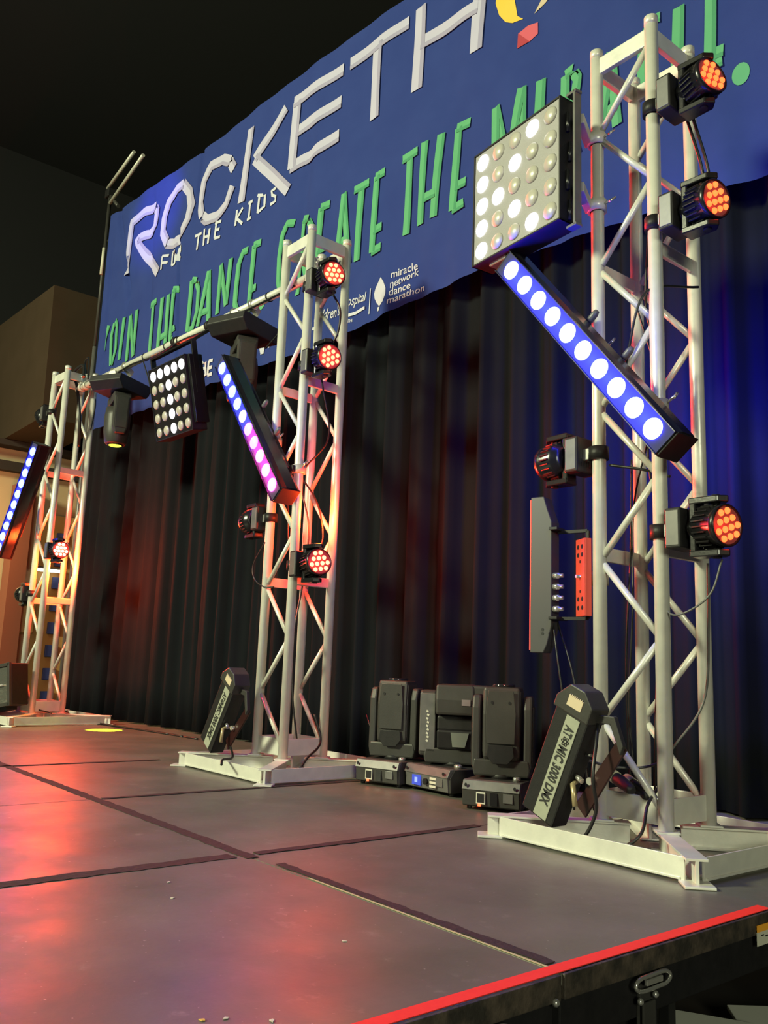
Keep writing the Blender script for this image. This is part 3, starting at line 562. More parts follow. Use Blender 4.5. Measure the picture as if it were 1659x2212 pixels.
# ------------------------------------------------------------------ LED bars: face looks -Y, first lens at a, last at b
def led_bar(label, a, b, cols, clamps, plate, energy, lampcol, yaw=0.):
    a, b = Vector(a), Vector(b); d = (b - a); L = d.length; d.normalize(); up = Vector((-d.z, 0, d.x)); up = up if up.z > 0 else -up
    mid_ = (a + b) / 2
    t = thing('led_bar', label, 'light bar', mid_, (0, 0, yaw), 'ten-lens LED bars on the towers')
    M3 = Matrix((d, Vector((0, 1, 0)), up)).transposed().to_4x4()     # local: x along bar, y into stage, z up side
    hl = L / 2 + .075
    body = MB().prism([(-.047, .004), (.047, .004), (.056, .03), (.056, .095), (.040, .125), (-.040, .125), (-.052, .095), (-.052, .02)], 'x', -hl, hl, M3 @ Matrix(((1, 0, 0, 0), (0, 0, 1, 0), (0, 1, 0, 0), (0, 0, 0, 1)))).build('housing', BLK_G, t, .003)
    MB().box((0, .001, 0), (2 * hl - .01, .006, .092), None, M3).build('face_plate', plate, t)
    for s_ in (-1, 1): MB().box((s_ * (hl + .003), .06, 0), (.007, .118, .106), None, M3).build('end_cap', BLK, t, .003)
    for s_ in (-1, 1): MB().box((0, -.004, s_ * .048), (2 * hl, .014, .003), None, M3).build('rim', BLK_G, t)
    lm_ = {}
    for i in range(10):
        c = cols[i]
        if c not in lm_:
            l = MB().lathe([(.037, 0), (.0355, .006), (.028, .012), (.014, .016), (.001, .017)], (0, 0, 0), 'x', 20, Matrix.Rotation(-PI / 2, 4, 'Z')).build('lens', emit('bar_%s' % str(c), c[:3], c[3]), t); lm_[c] = l.data
        else:
            l = bpy.data.objects.new('lens', lm_[c]); COL.objects.link(l); l.parent = t
        l.location = M3 @ Vector((-L / 2 + L * i / 9, -.002, 0))
    # two mounting rails with yoke brackets and clamps behind
    for s_ in (-1, 1):
        MB().box((0, .135, s_ * .030), (L * .72, .012, .014), None, M3).build('mounting_rail', BLK, t, .002)
    for s_ in (-1, 1):
        MB().lathe([(.012, 0), (.014, .01), (.014, .035), (.009, .05)], (s_ * .12 * L, .125, .052), 'z', 12, M3).build('power_plug', mat('plug_grey', (.12, .12, .12), .4), t)
    for (cx, cz, cy) in clamps:      # clamp on a chord at world x, z, y
        p = Vector((cx, cy, cz)) - mid_
        cl = add_clamp(t, tuple(p), 'z', 'clamp', ALU_D)
        y0 = .13; MB().beam((p.x, y0, p.z), (p.x, p.y - .03, p.z), .03, .035).build('bracket', BLK, t, .002)
        bolt_on(t, (p.x + .035, p.y, p.z + .01), (p.x + .075, p.y - .01, p.z + .025))
    for k in range(9):
        lamp('lens_spill', 'POINT', M3 @ Vector((-L / 2 + L * (k + .5) / 9, -.030, 0)), energy * .13, lampcol[0] if k < 5 else lampcol[1], None, t, shadow_soft_size=.012)
    lamp('bar_glow', 'POINT', M3 @ Vector((.1, -.10, .20)), energy * .10, lampcol[0], None, t, shadow_soft_size=.15)  # added lamp off the bar's upper side, puts bloom-like blue on the housing
    return t
BL = (.020, .024, 1.0, 60); B2 = (.030, .022, 1.0, 45); B3 = (.40, .018, 1.0, 45); B4 = (1.0, .020, .55, 45); BX = (.016, .024, 1.0, 55)
FP_B = mat('bar_face_plate', (.05, .05, .08), .65, 0, .15)
led_bar('large blue LED bar slanting down across the nearest tower', (-1.004, .50, 2.14), (-.377, .50, 1.367), [BL] * 10, [(X1 - w_, 1.77, Y1), (X1, 1.50, Y1)], FP_B, 22, ((.01, .02, 1), (.01, .02, 1)))
led_bar('slanting LED bar fading from blue to magenta beside the middle tower', (-3.259, .45, 2.281), (-2.618, .45, 1.482), [BX, BX, BX, BX, B2, B3, B3, B4, B4, B4], [(X2 - w_, 1.80, Y2), (X2, 1.60, Y2)], FP_B, 14, ((.01, .02, 1), (.9, .02, .35)))
led_bar('distant blue LED bar slanting down to the left from the farthest tower', (-6.119, .221, 2.220), (-6.452, .221, 1.430), [BX] * 10, [(X3 - w_, 2.1, Y3 - .02)], FP_B, 10, ((.01, .02, 1), (.01, .02, 1)), yaw=.28)

# ------------------------------------------------------------------ 5x5 lens panels
def matrix_panel(label, c, u, v, nrm, lit, face, dep=.10):
    """c: centre of lens grid; u right, v down, nrm towards the stage back"""
    u, v, nrm = Vector(u).normalized(), Vector(v).normalized(), Vector(nrm).normalized()
    t = thing('lens_panel', label, 'stage light', c, (0, 0, 0), 'square panels of twenty-five lenses')
    M = Matrix((u, nrm, -v)).transposed().to_4x4()
    MB().box((0, dep / 2 + .006, 0), (.50, dep, .50), None, M).build('housing', BLK_G, t, .004)
    MB().box((0, .003, 0), (.497, .006, .497), None, M).build('face_plate', face, t)
    for s_ in (-1, 1):
        MB().box((s_ * .252, .05, 0), (.006, .11, .51), None, M).build('side_rim', BLK, t)
        MB().box((0, .05, s_ * .252), (.51, .11, .006), None, M).build('rim', BLK, t)
    pm = None; em = emit('panel_white', (1, .97, 1), 5); mm = {}
    for i in range(5):
        for j in range(5):
            on_ = (i, j) in lit; key = on_
            if key not in mm:
                prof = [(.036, 0), (.034, .004), (.026, .008), (.001, .010)] if on_ else [(.035, 0), (.0335, .005), (.027, .010), (.016, .014), (.001, .016)]
                l = MB().lathe(prof, (0, 0, 0), 'x', 20, Matrix.Rotation(-PI / 2, 4, 'Z')).build('lit_lens' if on_ else 'dark_lens', em if on_ else LENSOFF, t); mm[key] = l.data
            else:
                l = bpy.data.objects.new('lit_lens' if on_ else 'dark_lens', mm[key]); COL.objects.link(l); l.parent = t
            l.matrix_local = M @ Matrix.Translation(((i - 2) * .1, 0, (2 - j) * .1))
    return t, M
KL = {(0, k) for k in range(5)} | {(1, 2), (2, 1), (2, 3), (3, 0), (3, 4)}
TL_ = {(k, 0) for k in range(5)} | {(2, k) for k in range(1, 5)}
pn, Mn = matrix_panel('grey lens panel on the nearest tower whose lit lenses form a K', (-.972, .475, 2.485), (.994, -.103, 0), (0, 0, -1), (.103, .994, 0), KL, PANEL_G)
# its side yoke frame, with clamps on the left chord
yk = MB().box((.285, .055, 0), (.012, .035, .56), None, Mn).box((.27, .055, .275), (.05, .035, .012), None, Mn).box((.27, .055, -.275), (.05, .035, .012), None, Mn).build('yoke_frame', GREYP, pn, .002)
for dz in (.17, -.115):
    p = Vector((X1 - w_, Y1, 2.485 + dz)) - Vector((-.972, .475, 2.485)); add_clamp(pn, tuple(p), 'z', 'clamp', ALU)
    MB().beam(Mn @ Vector((.285, .07, dz)), (p.x - .03, p.y - .01, p.z), .03, .04).build('clamp_arm', ALU_D, pn, .003)
    bolt_on(pn, (p.x + .035, p.y, p.z), (p.x + .085, p.y - .02, p.z - .01))
for k in range(4):
    MB().tube([Mn @ Vector((.262, .03 + .01 * (k % 2), .19 - .12 * k)), Mn @ Vector((.262, .03 + .01 * (k % 2), .11 - .12 * k))], .008, 8).build('handle_bar', BLK_G, pn)
MB().box((-.13, .05, -.262), (.10, .05, .02), None, Mn).build('latch', STEEL, pn, .004)
lamp('panel_glow', 'AREA', (0, -.06, 0), 5, (1, .95, 1), (0, -1, 0), pn, size=.4)
pm_, Mm = matrix_panel('black lens panel hung from the pipe whose lit lenses form a T', (-4.169, .551, 2.313), (.999, .041, 0), (-.009, .218, -.976), (-.039, .975, .218), TL_, BLK_G)
MB().box((.275, .06, .02), (.03, .10, .46), None, Mm).build('side_housing', BLK_G, pm_, .004)
for s_ in (-1, 1): MB().box((s_ * .285, .06, .17), (.012, .04, .36), None, Mm).build('yoke_arm', BLK_G, pm_, .002)
MB().box((0, .06, .345), (.58, .04, .014), None, Mm).build('yoke_bar', BLK_G, pm_, .002)

# ------------------------------------------------------------------ cross pipe with clamps
PA = Vector((-6.22, .615, 2.865)); PB = Vector((-2.60, .722, 2.785))
def pipe_at(x): return PA + (PB - PA) * ((x - PA.x) / (PB.x - PA.x))
cp = thing('cross_pipe', 'long horizontal aluminium pipe joining the farthest and middle towers', 'pipe', tuple(PA))
MB().tube([(0, 0, 0), PB - PA], .0265, 20).build('pipe', ALU, cp)
for x in (-6.12, -6.02, -2.72):
    c = pipe_at(x) - PA; MB().lathe([(.038, -.02), (.038, .02), (.028, .02), (.028, -.02)], tuple(c), 'x', 18).build('clamp', ALU_D, cp)
    bolt_on(cp, (c.x, c.y, c.z + .03), (c.x + .02, c.y - .02, c.z + .09))
for x in (-4.55, -4.35, -3.95, -4.9, -3.2):
    c = pipe_at(x) - PA; MB().lathe([(.031, -.006), (.031, .006), (.027, .006), (.027, -.006)], tuple(c), 'x', 14).build('cable_tie', BLK, cp)
c = pipe_at(-4.2)
for s_ in (-1, 1):
    p = pipe_at(-4.169 + s_ * .24) - Vector((-4.169, .551, 2.313))
    MB().lathe([(.038, -.02), (.038, .02), (.028, .02), (.028, -.02)], tuple(p), 'x', 18).build('clamp', BLK, pm_)
    MB().beam((p.x, p.y, p.z - .03), Mm @ Vector((s_ * .24, .06, .345)), .03, .02).build('clamp_arm', BLK, pm_)

# ------------------------------------------------------------------ big moving heads
def moving_head(label, loc, rz, yoke_rz, head='up', sc=(.74, .80, 1), lens_col=None, plugs='red', hang=False, group='three big moving heads standing on the stage'):
    t = thing('moving_head', label, 'moving light', loc, (PI if hang else 0, 0, rz), group); t.scale = sc
    if hang: prof = [(-.21, .0), (.21, .0), (.225, .05), (.17, .115), (-.17, .115), (-.225, .05)]
    else: prof = [(-.20, .015), (.20, .015), (.205, .085), (.175, .118), (-.175, .118), (-.205, .085)]
    bs = MB().prism(prof, 'x', -.17, .17).build('base', GREYM if not hang else BLK, t, .006)
    # front panel, faces -Y
    MB().prism([(-.208, .02), (-.198, .02), (-.198, .082), (-.216, .082)], 'x', -.16, .16).build('front_panel', GREYP if plugs == 'blue' else GREYM, bs, .002)
    if not hang:
        for s_ in (-1, 1):
            MB().prism([(-.222, .082), (-.19, .082), (-.17, .12), (-.20, .118)], 'x', -.165, .165).build('front_lip', GREYP, bs, .002) if s_ < 0 else None
            for q in (-.16, .16): MB().lathe([(.014, 0), (.016, .015)], (s_ * .14, q, 0), 'z', 12).build('foot', BLK, bs)
            MB().lathe([(.008, 0), (.006, .006)], (s_ * .14, -.226, .1), 'y', 10).build('screw', BLK, bs)
        MB().box((.10, -.214, .058), (.055, .01, .036)).build('socket_plate', GREYP, bs, .001)
        if plugs == 'red':
            MB().box((-.055, -.2175, .052), (.052, .006, .046)).build('switch_frame', WHITE, bs); MB().box((-.055, -.2205, .052), (.040, .006, .034)).build('switch', BLK, bs)
            MB().box((-.062, -.219, .024), (.016, .008, .008)).build('indicator', emit('red_indicator', (1, .10, .03), 4), bs)
            MB().box((.02, -.216, .05), (.04, .006, .05)).build('sockets', BLK_G, bs)
        else:
            MB().box((-.065, -.219, .052), (.062, .006, .044)).build('display', emit('blue_display', (.05, .10, .75), .9), bs)
            MB().box((-.065, -.2225, .053), (.020, .002, .022)).build('digits', emit('display_digits', (.3, .4, 1), 1.5), bs)
            MB().lathe([(.014, -.228), (.014, -.214)], (.005, 0, .052), 'y', 14).build('dial', BLK, bs)
            for q in range(3): MB().box((.06 + .0 * q, -.219, .07 - .017 * q), (.045, .006, .010)).build('button', WHITE, bs)
        MB().lathe([(.022, .118), (.022, .130), (.014, .134)], (.11, -.09, 0), 'z', 16).build('handle_boss', STEEL, bs)
    else:
        for s_ in (-1, 1):
            MB().prism([(-.03, -.055), (.03, -.055), (.05, .0), (-.05, .0)], 'y', s_ * .11 - .02, s_ * .11 + .02).build('hanging_bracket', ALU_D, bs, .003)
    y = bpy.data.objects.new('yoke', None)
    zb = .128; Ry = Matrix.Rotation(yoke_rz, 4, 'Z')
    yk_ = MB()
    yk_.prism([(-.155, zb), (.155, zb), (.165, zb + .03), (.155, zb + .07), (-.155, zb + .07), (-.165, zb + .03)], 'y', -.075, .075, Ry)
    yo = yk_.build('yoke', GREYM, t, .008)
    MB().lathe([(.08, .115), (.08, zb + .01)], (0, 0, 0), 'z', 24).build('pan_collar', BLK, t)
    ath = .045 if head == 'tilt' else .024
    for s_ in (-1, 1):
        MB().prism([(-.070, zb + .03), (.070, zb + .03), (.068, zb + .28), (.045, zb + .335), (-.045, zb + .335), (-.068, zb + .28)], 'x', s_ * .148 - ath, s_ * .148 + ath, Ry).build('arm', GREYM, yo, .012)
        if head == 'tilt': MB().box((s_ * .148, -.072, zb + .185), (.082, .006, .27), None, Ry).build('arm_cover', GREYP, yo, .003)
        else: MB().prism([(-.052, zb + .05), (.052, zb + .05), (.050, zb + .29), (-.050, zb + .29)], 'x', s_ * .175 - .002, s_ * .175 + .002, Ry).build('arm_cover', GREYM, yo, .002)
    hz = zb + .235
    if head == 'up':
        hb_ = [(-.085, hz - .155), (-.045, hz - .19), (.045, hz - .19), (.085, hz - .155), (.092, hz + .02), (.078, hz + .135), (-.078, hz + .135), (-.092, hz + .02)]
        hd = MB().prism(hb_, 'x', -.105, .105, Ry).build('head', GREYM, t, .014)
        MB().prism([(p * .84, hz + (q - hz) * .88) for p, q in hb_], 'x', -.108, .108, Ry).build('head_cover', mat('warm_charcoal', (.048, .045, .039), .4), hd, .004)
        MB().prism([(-.078, hz - .150), (-.042, hz - .182), (.042, hz - .182), (.078, hz - .150), (.070, hz - .105), (-.070, hz - .105)], 'y', -.101, -.094, Ry).build('lower_grille', BLK, hd, .002)
        MB().prism([(-.080, hz - .10), (.080, hz - .10), (.086, hz + .02), (.072, hz + .12), (-.072, hz + .12), (-.086, hz + .02)], 'y', -.1, -.094, Ry).build('front_cover', GREYM, hd, .004)
        MB().lathe([(.066, hz + .135), (.066, hz + .146), (.060, hz + .147)], (0, 0, 0), 'z', 28, Ry).build('lens', GLASS_D, hd)
        for s_ in (-1, 1): MB().lathe([(.007, -.104), (.006, -.100)], (s_ * .05, 0, hz + .07), 'y', 10, Ry).build('screw', BLK, hd)
    elif head == 'tilt':
        hb_ = [(-.13, hz - .01), (.13, hz - .01), (.135, hz + .06), (.125, hz + .13), (-.125, hz + .13), (-.135, hz + .06)]
        hd = MB().prism(hb_, 'x', -.100, .100, Ry).build('head', GREYM, t, .012)
        MB().box((.13, -.04, hz + .10), (.09, .16, .06), None, Ry).build('head_shoulder', GREYM, hd, .012)
        MB().box((0, 0, hz - .05), (.19, .17, .07), None, Ry).build('neck', BLK, hd, .01)
        MB().prism([(-.085, hz - .17), (.085, hz - .17), (.10, hz - .08), (-.10, hz - .08)], 'x', -.095, .095, Ry).build('lens_shroud', BLK, hd, .01)
        MB().prism([(-.01, hz - .155), (.055, hz - .155), (.075, hz - .09), (-.02, hz - .09)], 'y', -.106, -.098, Ry).build('lens_glass', mat('pale_glass', (.16, .17, .15), .12), hd)
        MB().box((.06, -.137, hz + .05), (.045, .002, .028), None, Ry).build('small_label', mat('dim_label', (.2, .16, .17), .6), hd)
        for k in range(9): MB().box((-.148 + .004 * (k % 2), -.0765, zb + .10 + .017 * k), (.012, .001, .009), (0, .4, 0), Ry).build('arm_lettering', WHITE, yo)
    if head == 'hang':
        prof_ = [(.105, hz - .13), (.115, hz - .06), (.112, hz + .06), (.098, hz + .15), (.085, hz + .165)]
        hd = MB().lathe(prof_, (0, 0, 0), 'z', 28, Ry).build('head', GREYM, t)
        MB().lathe([(.072, hz + .160), (.072, hz + .172), (.066, hz + .173)], (0, 0, 0), 'z', 28, Ry).build('lens_ring', BLK_G, hd)
        MB().lathe([(.060, hz + .172), (.05, hz + .176)], (0, 0, 0), 'z', 24, Ry).build('lens', emit('yellow_lens', (.85, 1, .06), 2.2) if lens_col else GLASS_D, hd)
    return t
moving_head('left one of the three big moving heads, right beside the middle tower base', (-2.182, .99, 0), .30, .15)
moving_head('middle one of the three big moving heads, with blue display and turned yoke', (-1.850, 1.08, 0), -.05, .70, 'tilt', (.95, .85, 1), plugs='blue', group='three big moving heads standing on the stage')
moving_head('right one of the three big moving heads, next to the leaning strobe', (-1.42, .94, 0), .45, .15)
for label, x, lens_, rz in (('moving head hanging from the left end of the pipe with a yellow-green lit lens', -5.36, 1, .5), ('unlit moving head hanging from the pipe beside the middle tower', -3.50, None, .35)):
    p = pipe_at(x)
    m_ = moving_head(label, (p.x, p.y + .02, p.z - .095), rz, .7, 'hang', sc=(.88,.88,1), lens_col=lens_, hang=True, group='moving heads hanging from the pipe')
    for s_ in (-1, 1):
        q = pipe_at(x + s_ * .11); l = m_.matrix_basis.inverted() @ q
        cc = MB().lathe([(.038, -.018), (.038, .018), (.028, .018), (.028, -.018)], tuple(l), 'x', 18, None).build('clamp', STEEL, m_)
        MB().beam((l.x, l.y, l.z), (s_ * .11, 0, -.05), .035, .05).build('clamp_arm', ALU_D, m_)
lamp('yellow_beam', 'SPOT', (-5.40, .80, 2.16), 4200, (.80, 1, .03), (-5.415, .81, 0), None, spot_size=math.radians(7.0), spot_blend=.12, shadow_soft_size=.02)
lamp('yellow_spill', 'SPOT', (-5.40, .80, 2.16), 90, (.80, 1, .05), (-5.85, .35, 0), None, spot_size=math.radians(24), spot_blend=1.0, shadow_soft_size=.02)

# ------------------------------------------------------------------ strobe with name strip (leaning)
def strobe(label, base, ang, yaxis_sign=1, letters=True, scale=1.0, yaw=0., bracket=True):
    """base: bottom middle of the name-strip side; x across, z along length, y depth"""
    t = thing('strobe', label, 'strobe light', base, (0, ang, yaw), 'oblong strobe lights leaning beside the towers')
    L, Wd, D = .41 * scale, .152 * scale, .085 * scale
    MB().prism([(-.06 * scale, 0), (Wd - .06 * scale, .0), (Wd - .06 * scale, L), (-.06 * scale, L)], 'y', 0, D).build('housing', BLK, t, .006)
    x0 = .0
    MB().box((x0 + .03 * scale, -.002, L * .49), (.060 * scale, .003, L * .94)).build('name_strip', STRIPW, t)
    if letters:
        for word, ua, ub in (('AT', 0., .13), ('MIC 3000 DMX', .255, 1.)):
            uv, fs = text_verts(word, 0, .035)
            b = MB(); vs = [(x0 + .010 * scale + v * .040 * scale, -.0055, L * (.88 - (ua + (ub - ua) * u) * .74)) for u, v in uv]
            b._add(vs, fs); b.build('lettering', INK, t)
        # ringed atom sign that stands for the letter O
        cz = L * (.88 - .19 * .74); cx_ = x0 + .030 * scale
        for a in (0, PI / 3, -PI / 3):
            pts = [(cx_ + .017 * scale * math.cos(q) * math.cos(a) - .006 * scale * math.sin(q) * math.sin(a), -.0055, cz + .017 * scale * math.cos(q) * math.sin(a) + .006 * scale * math.sin(q) * math.cos(a)) for q in [2 * PI * k / 14 for k in range(15)]]
            MB().tube(pts, .0014, 5).build('atom_ring', INK, t)
    # top cap: sloping control head with a pale ribbed sticker
    cap = MB().prism([(-.065 * scale, L - .01), (Wd - .055 * scale, L - .01), (Wd - .055 * scale, L + .045), (Wd * .3, L + .085), (-.02, L + .085), (-.065 * scale, L + .03)], 'y', -.012, D + .004).build('end_cap', GREYM, t, .005)
    st = MB().box((.022, -.0135, L + .035), (.060, .003, .036)).build('sticker', mat('sticker_peach', (.62, .50, .36), .6), t)
    for k in range(8): MB().box((-.003 + .007 * k, -.0155, L + .054), (.003, .002, .006)).build('sticker_rib', mat('sticker_peach', (.62, .50, .36), .6), st)
    if bracket:
        xr = Wd - .055 * scale
        MB().prism([(xr - .02, L + .02), (xr + .055, L + .05), (xr + .12, L - .02), (xr + .12, L - .05), (xr + .05, L + .02), (xr - .02, L - .01)], 'y', .03, .05).build('bracket_arm', GREYM, t, .003)
        MB().prism([(xr + .085, L - .01), (xr + .125, L - .03), (xr + .07, L - .30), (xr + .02, L - .28)], 'y', .045, .055).build('bracket_plate', mat('dark_red_plate', (.028, .006, .006), .35, .1), t, .002)
        MB().lathe([(.012, .028), (.012, .045), (.005, .05)], (xr + .05, 0, L - .18), 'y', 12).build('knob', STEEL, t)
    MB().tube([(Wd - .06 * scale, .03, L * .50), (Wd - .02, .02, L * .50)], .009, 10).build('plug', STEEL, t)
    MB().tube([(Wd - .06 * scale, .05, L * .45), (Wd - .045 * scale, .01, L * .44), (Wd + .0, 0, L * .30)], .009, 8).build('loose_plug', mat('brass_plug', (.45, .36, .2), .35, .4), t)
    return t
strobe('leaning black strobe with readable name strip beside the nearest tower', (-.817, .43, .10), math.radians(23.5), scale=.93)
strobe('leaning black strobe with name strip beside the middle tower', (-3.068, .40, .125), math.radians(32), scale=.93)
s3 = thing('strobe', 'strobe with silver reflector face standing at the left edge by the farthest tower', 'strobe light', (-6.22, .16, .105), (0, math.radians(-10), .35), 'oblong strobe lights leaning beside the towers')
MB().prism([(-.30, 0), (.30, 0), (.30, .33), (-.30, .33)], 'y', 0, .16).build('housing', BLK, s3, .01)
MB().box((0, -.002, .165), (.55, .006, .28)).build('reflector', SILVER, s3, .004)
for s_ in (-1, 1):
    MB().box((s_ * .288, -.008, .165), (.026, .022, .34)).build('face_frame', GREYM, s3, .003); MB().box((0, -.008, .165 + s_ * .155), (.60, .022, .026)).build('face_frame', GREYM, s3, .003)
MB().tube([(-.22, -.02, .165), (.22, -.02, .165)], .006, 8).build('flash_tube', mat('tube_glass', (.6, .6, .55), .1), s3)
MB().box((0, .08, -.012), (.4, .1, .03)).build('foot_bar', BLK, s3)

# ------------------------------------------------------------------ vertical LED strip seen edge-on and perforated plate (nearest tower)
vs_ = thing('batten_light', 'vertical batten light glowing red on its far edge, left of the nearest tower', 'light bar', (-.93, .70, .64), (0, 0, .25))
MB().prism([(-.10, 0), (-.045, 0), (-.03, .03), (-.012, .10), (-.012, .50), (-.03, .55), (-.045, .60), (-.10, .60)], 'y', -.035, .035).build('housing', mat('batten_grey', (.048, .046, .048), .45), vs_, .003)
MB().box((-.102, 0, .30), (.003, .066, .58)).build('light_face', emit('red_strip_glow', (1, .04, .02), 3.5), vs_)
for k in range(4):
    MB().lathe([(.012, -.012), (.012, .012), (.008, .016), (.008, .03)], (.0, -.02, .165 + .042 * k), 'x', 12).build('plug', STEEL, vs_)
for z in (.13, .47): MB().box((.0, 0, z), (.035, .10, .012)).build('bracket', BLK, vs_, .002)
for z in (.085, .07): MB().lathe([(.006, -.062), (.006, -.060)], (-.035, 0, z), 'y', 10).build('screw', BLK, vs_)
MB().beam((.0, 0, .46), (.12, .0, .46), .012, .012).build('yoke_bar', BLK, vs_); MB().beam((.0, 0, .13), (.12, .0, .13), .012, .012).build('yoke_bar', BLK, vs_)
MB().beam((.12, 0, .46), (.12, .0, .13), .012, .012).build('yoke_bar', BLK, vs_)
lamp('strip_glow', 'POINT', (-.16, 0, .3), 2.0, (1, .03, .015), None, vs_, shadow_soft_size=.1)
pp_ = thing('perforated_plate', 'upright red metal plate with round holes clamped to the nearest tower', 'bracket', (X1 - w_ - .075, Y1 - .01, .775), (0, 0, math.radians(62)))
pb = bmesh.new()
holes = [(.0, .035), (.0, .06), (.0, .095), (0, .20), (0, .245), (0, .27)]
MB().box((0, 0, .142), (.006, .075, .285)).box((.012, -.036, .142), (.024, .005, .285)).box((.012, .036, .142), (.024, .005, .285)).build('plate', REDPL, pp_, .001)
pb.free()
for dz in (.03, .062, .225, .255):
    for q in (-.017, .017): MB().lathe([(.0085, -.0036), (.0085, .0036)], (0, q, dz), 'x', 12).build('hole', BLK, pp_)
for dz in (.09, .2): MB().lathe([(.006, -.0036), (.006, .0036)], (0, 0, dz), 'x', 10).build('hole', BLK, pp_)
add_clamp(pp_, (.075, .01, .142), 'z', 'clamp', ALU_D); MB().tube([(-.02, 0, .145), (.04, .005, .145)], .006, 8).build('bolt', STEEL, pp_)

# ------------------------------------------------------------------ cables (each its own run)
def cable(name, label, pts, r=.0045, m=None, cat='cable', group=None):
    p0 = Vector(pts[0]); o = MB().tube([p - p0 for p in smooth_path(pts, 10)], r, 8).build(name, m or CABLE)
    o.location = p0; return tag(o, label, cat, group)
for dx, lab in ((0, 'black cable hanging between the two upper lights of the nearest tower, left loop'), (.022, 'black cable hanging between the two upper lights of the nearest tower, right loop')):
    cable('power_cable', lab, [(X1 + .10 + dx, Y1 + .07, 2.60), (X1 + .10 + dx, Y1 + .16, 2.45), (X1 + .11 + dx, Y1 + .15, 2.33), (X1 + .09 + dx, Y1 + .07, 2.26)], .006)
cable('power_cable', 'black cable running down inside the nearest tower, upper part', [(X1 - .10, Y1 + .12, 2.3), (X1 - .14, Y1 + .15, 1.95), (X1 - .05, Y1 + .12, 1.7), (X1 - .13, Y1 + .13, 1.4), (X1 - .10, Y1 + .16, 1.05), (X1 - .12, Y1 + .16, .72), (X1 - .11, Y1 + .12, .4), (X1 - .12, Y1 + .12, .12)], .0045)
cable('signal_cable', 'second thin cable running down inside the nearest tower', [(X1 - .12, Y1 + .05, 1.95), (X1 - .07, Y1 + .10, 1.6), (X1 - .17, Y1 + .10, 1.2), (X1 - .15, Y1 + .05, .8), (X1 - .19, Y1 + .08, .45), (X1 - .18, Y1 + .1, .2)], .0035)
cable('signal_cable', 'slack cable drooping across the nearest tower behind the blue bar', [(X1 + .05, Y1 + .2, 2.0), (X1 - .02, Y1 - .03, 1.93), (X1 - .10, Y1 - .03, 1.72), (X1 - .18, Y1 + .05, 1.60)], .005)
cable('signal_cable', 'thin grey cable looping down from the lowest light of the nearest tower', [(X1 + .21, Y1 + .02, .95), (X1 + .17, Y1 + .0, .83), (X1 + .06, Y1 - .02, .77), (X1 - .03, Y1 + .04, .84), (X1 - .08, Y1 + .1, .95)], .0035, CABLE_G)
cable('power_cable', 'black cable hanging down the right side of the nearest tower to the base', [(X1 + .08, Y1 + .16, .96), (X1 + .07, Y1 + .17, .75), (X1 + .03, Y1 + .2, .5), (X1 - .03, Y1 + .12, .35), (X1 - .1, Y1 + .08, .27), (X1 - .2, Y1 - .02, .26), (X1 - .27, Y1 - .14, .30), (-.60, .46, .31)], .0045, CABLE_G)
cable('power_cable', 'black cable drooping from the nearest strobe onto the tower base', [(-.60, .50, .44), (-.565, .44, .36), (-.55, .40, .25), (-.56, .43, .15), (-.61, .435, .06), (-.68, .44, .015)], .006)
cable('power_cable', 'black cable looping from the white plugs on the nearest tower base', [(-.55, .76, .20), (-.50, .62, .16), (-.48, .55, .08), (-.53, .50, .03), (-.60, .47, .02)], .0055)
for k, dy in enumerate((0, .05)):
    pl = thing('cable_plug', ['black power plug with cream end on the nearest tower base, left', 'black power plug with cream end on the nearest tower base, right'][k], 'plug', (-.66 + .03 * k, .68 + dy, .22 - .02 * k), (0, math.radians(12), -.5))
    MB().lathe([(.022, 0), (.022, .05)], (-.05, 0, 0), 'x', 14).build('cream_end', CREAMP, pl); MB().lathe([(.020, 0), (.022, .02), (.018, .1), (.010, .12)], (0, 0, 0), 'x', 14).build('body', BLK, pl)
cable('signal_cable', 'thin cable hanging from the batten light to the stage', [(-.96, .70, .80), (-.90, .66, .62), (-.86, .68, .3), (-.84, .68, .09)], .004)
cable('signal_cable', 'second thin cable hanging from the batten light', [(-.95, .72, .76), (-.86, .70, .56), (-.83, .72, .3), (-.80, .74, .09)], .004)
cable('signal_cable', 'red-lit thin cable hanging left inside the nearest tower', [(X1 - .16, Y1 + .07, 1.35), (X1 - .19, Y1 + .1, 1.0), (X1 - .2, Y1 + .08, .6), (X1 - .2, Y1 + .1, .12)], .0035)
cable('signal_cable', 'cable from the left-facing light into the nearest tower', [(X1 - .22, Y1 + .02, 1.33), (X1 - .1, Y1 + .05, 1.30), (X1 - .02, Y1 + .1, 1.27)], .005)
cable('power_cable', 'black cable bowing between the two upper lights of the middle tower', [(X2 + .15, Y2 + .05, 2.60), (X2 + .20, Y2 + .08, 2.48), (X2 + .19, Y2 + .07, 2.33), (X2 + .10, Y2 + .05, 2.26)], .006)
cable('power_cable', 'black cable running down inside the middle tower', [(X2 + .10, Y2 + .05, 2.1), (X2 + .05, Y2 + .15, 1.8), (X2 - .12, Y2 + .1, 1.6), (X2 - .05, Y2 + .12, 1.3), (X2 - .08, Y2 + .12, 1.0), (X2 - .08, Y2 + .08, .7), (X2 - .06, Y2 + .08, .4), (X2 - .04, Y2 + .12, .12)], .005)
cable('signal_cable', 'red-lit cable descending to the lowest light of the middle tower', [(X2 - .1, Y2 + .05, 1.62), (X2 - .02, Y2 + .14, 1.45), (X2 + .06, Y2 + .14, 1.25), (X2 + .09, Y2 + .08, 1.12)], .005)
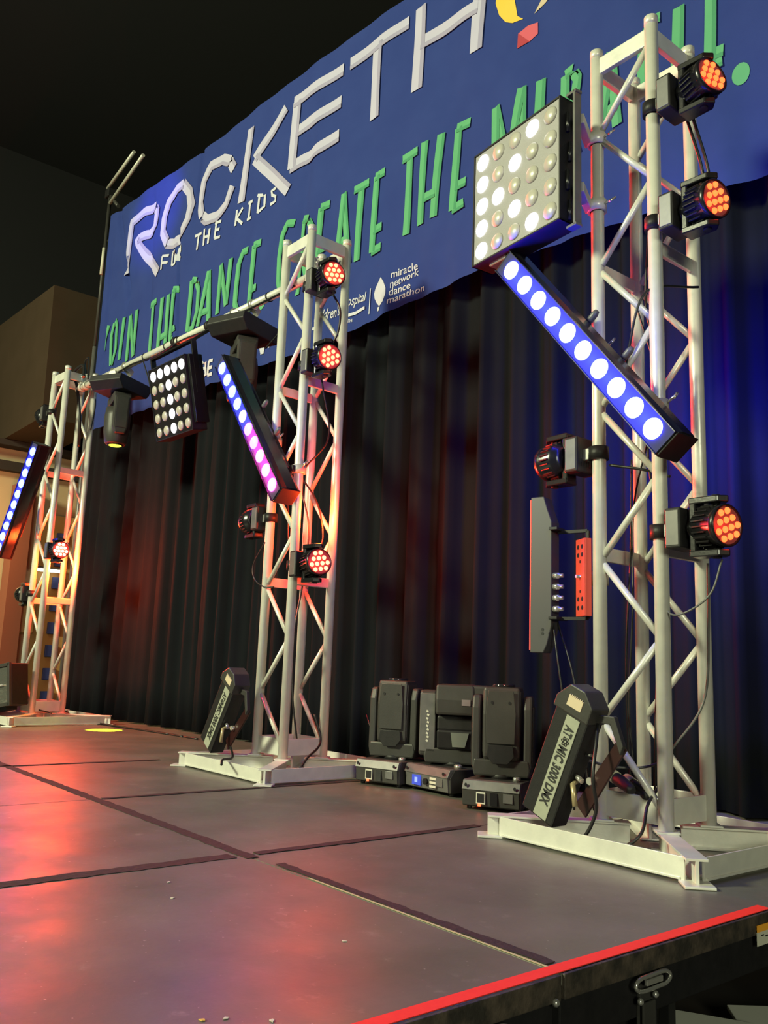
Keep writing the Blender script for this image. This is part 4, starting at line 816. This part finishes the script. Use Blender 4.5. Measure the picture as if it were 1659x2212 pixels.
cable('signal_cable', 'second red-lit cable beside the middle tower chord', [(X2 - .18, Y2 + .02, 1.6), (X2 - .14, Y2 + .03, 1.45), (X2 - .13, Y2 + .05, 1.2), (X2 - .1, Y2 + .1, 1.1)], .004)
cable('signal_cable', 'small cable loop on the left chord of the middle tower', [(X2 - w_ + .0, Y2 - .03, 1.22), (X2 - w_ - .09, Y2 - .04, 1.10), (X2 - w_ - .07, Y2 - .04, 1.02), (X2 - w_ + .02, Y2 - .03, .97), (X2 - .18, Y2, .97)], .004)
cable('power_cable', 'black cable crossing the middle tower base from the strobe', [(-3.02, .52, .10), (-2.9, .46, .13), (-2.76, .40, .085), (-2.68, .30, .085), (-2.62, .26, .07)], .006)
cable('power_cable', 'black cable leaving the middle tower base over its right plate', [(X2 - .02, Y2 + .2, .3), (X2 + .02, Y2 + .22, .16), (X2 + .08, Y2 + .1, .09), (X2 + .14, Y2 + .02, .05)], .006)
cable('power_cable', 'thin wires from behind the middle tower to the left moving head', [(X2 + .05, Y2 + .5, .30), (X2 + .2, Y2 + .45, .15), (-2.30, .95, .13)], .003, CABLE_G)
for k in range(4):
    cable('floor_cable', ['black cable on the stage', 'second black cable', 'third black cable', 'fourth black cable'][k] + ' trailing from the farthest tower along the curtain foot', [(-6.15 + .1 * k, .92 + .02 * k, .012), (-5.9 + .08 * k, 1.0, .008), (-5.6 + .15 * k, 1.03 + .02 * k, .006), (-5.1 + .2 * k, 1.08 + .015 * k, .006)], .006)
cable('power_cable', 'cable bundle drooping from the left end of the pipe', [(-6.0, .58, 2.92), (-6.1, .60, 3.06), (-6.26, .58, 3.02), (-6.20, .60, 2.88), (-6.12, .62, 2.6), (-6.18, .66, 2.35)], .014)
cable('power_cable', 'loops of cable arched over the top of the farthest tower', [(-5.95, .6, 2.9), (-6.05, .62, 3.12), (-6.2, .65, 3.08), (-6.15, .75, 2.8), (-6.1, .72, 2.5)], .008)
cable('signal_cable', 'thin black cable arcing from the pipe beside the right hanging moving head', [tuple(pipe_at(-3.15)), (-2.98, .70, 2.72), (-3.02, .70, 2.55), (-3.2, .70, 2.46)], .005)
cable('signal_cable', 'thin black cable arcing between the hanging moving head and the T panel', [tuple(pipe_at(-4.95)), (-4.72, .56, 2.74), (-4.58, .56, 2.55), (-4.5, .56, 2.4)], .005)
cable('power_cable', 'cable taped along the underside of the pipe', [tuple(pipe_at(x) + Vector((0, -.02, -.032 - .012 * math.sin(x * 9)))) for x in (-5.9, -5.5, -5.1, -4.7, -4.3, -3.9, -3.5, -3.1, -2.9)], .007)
cable('floor_cable', 'cable trailing over the farthest tower base', [(-6.45, .42, .3), (-6.3, .45, .2), (-6.2, .52, .12), (-6.0, .6, .09)], .006)
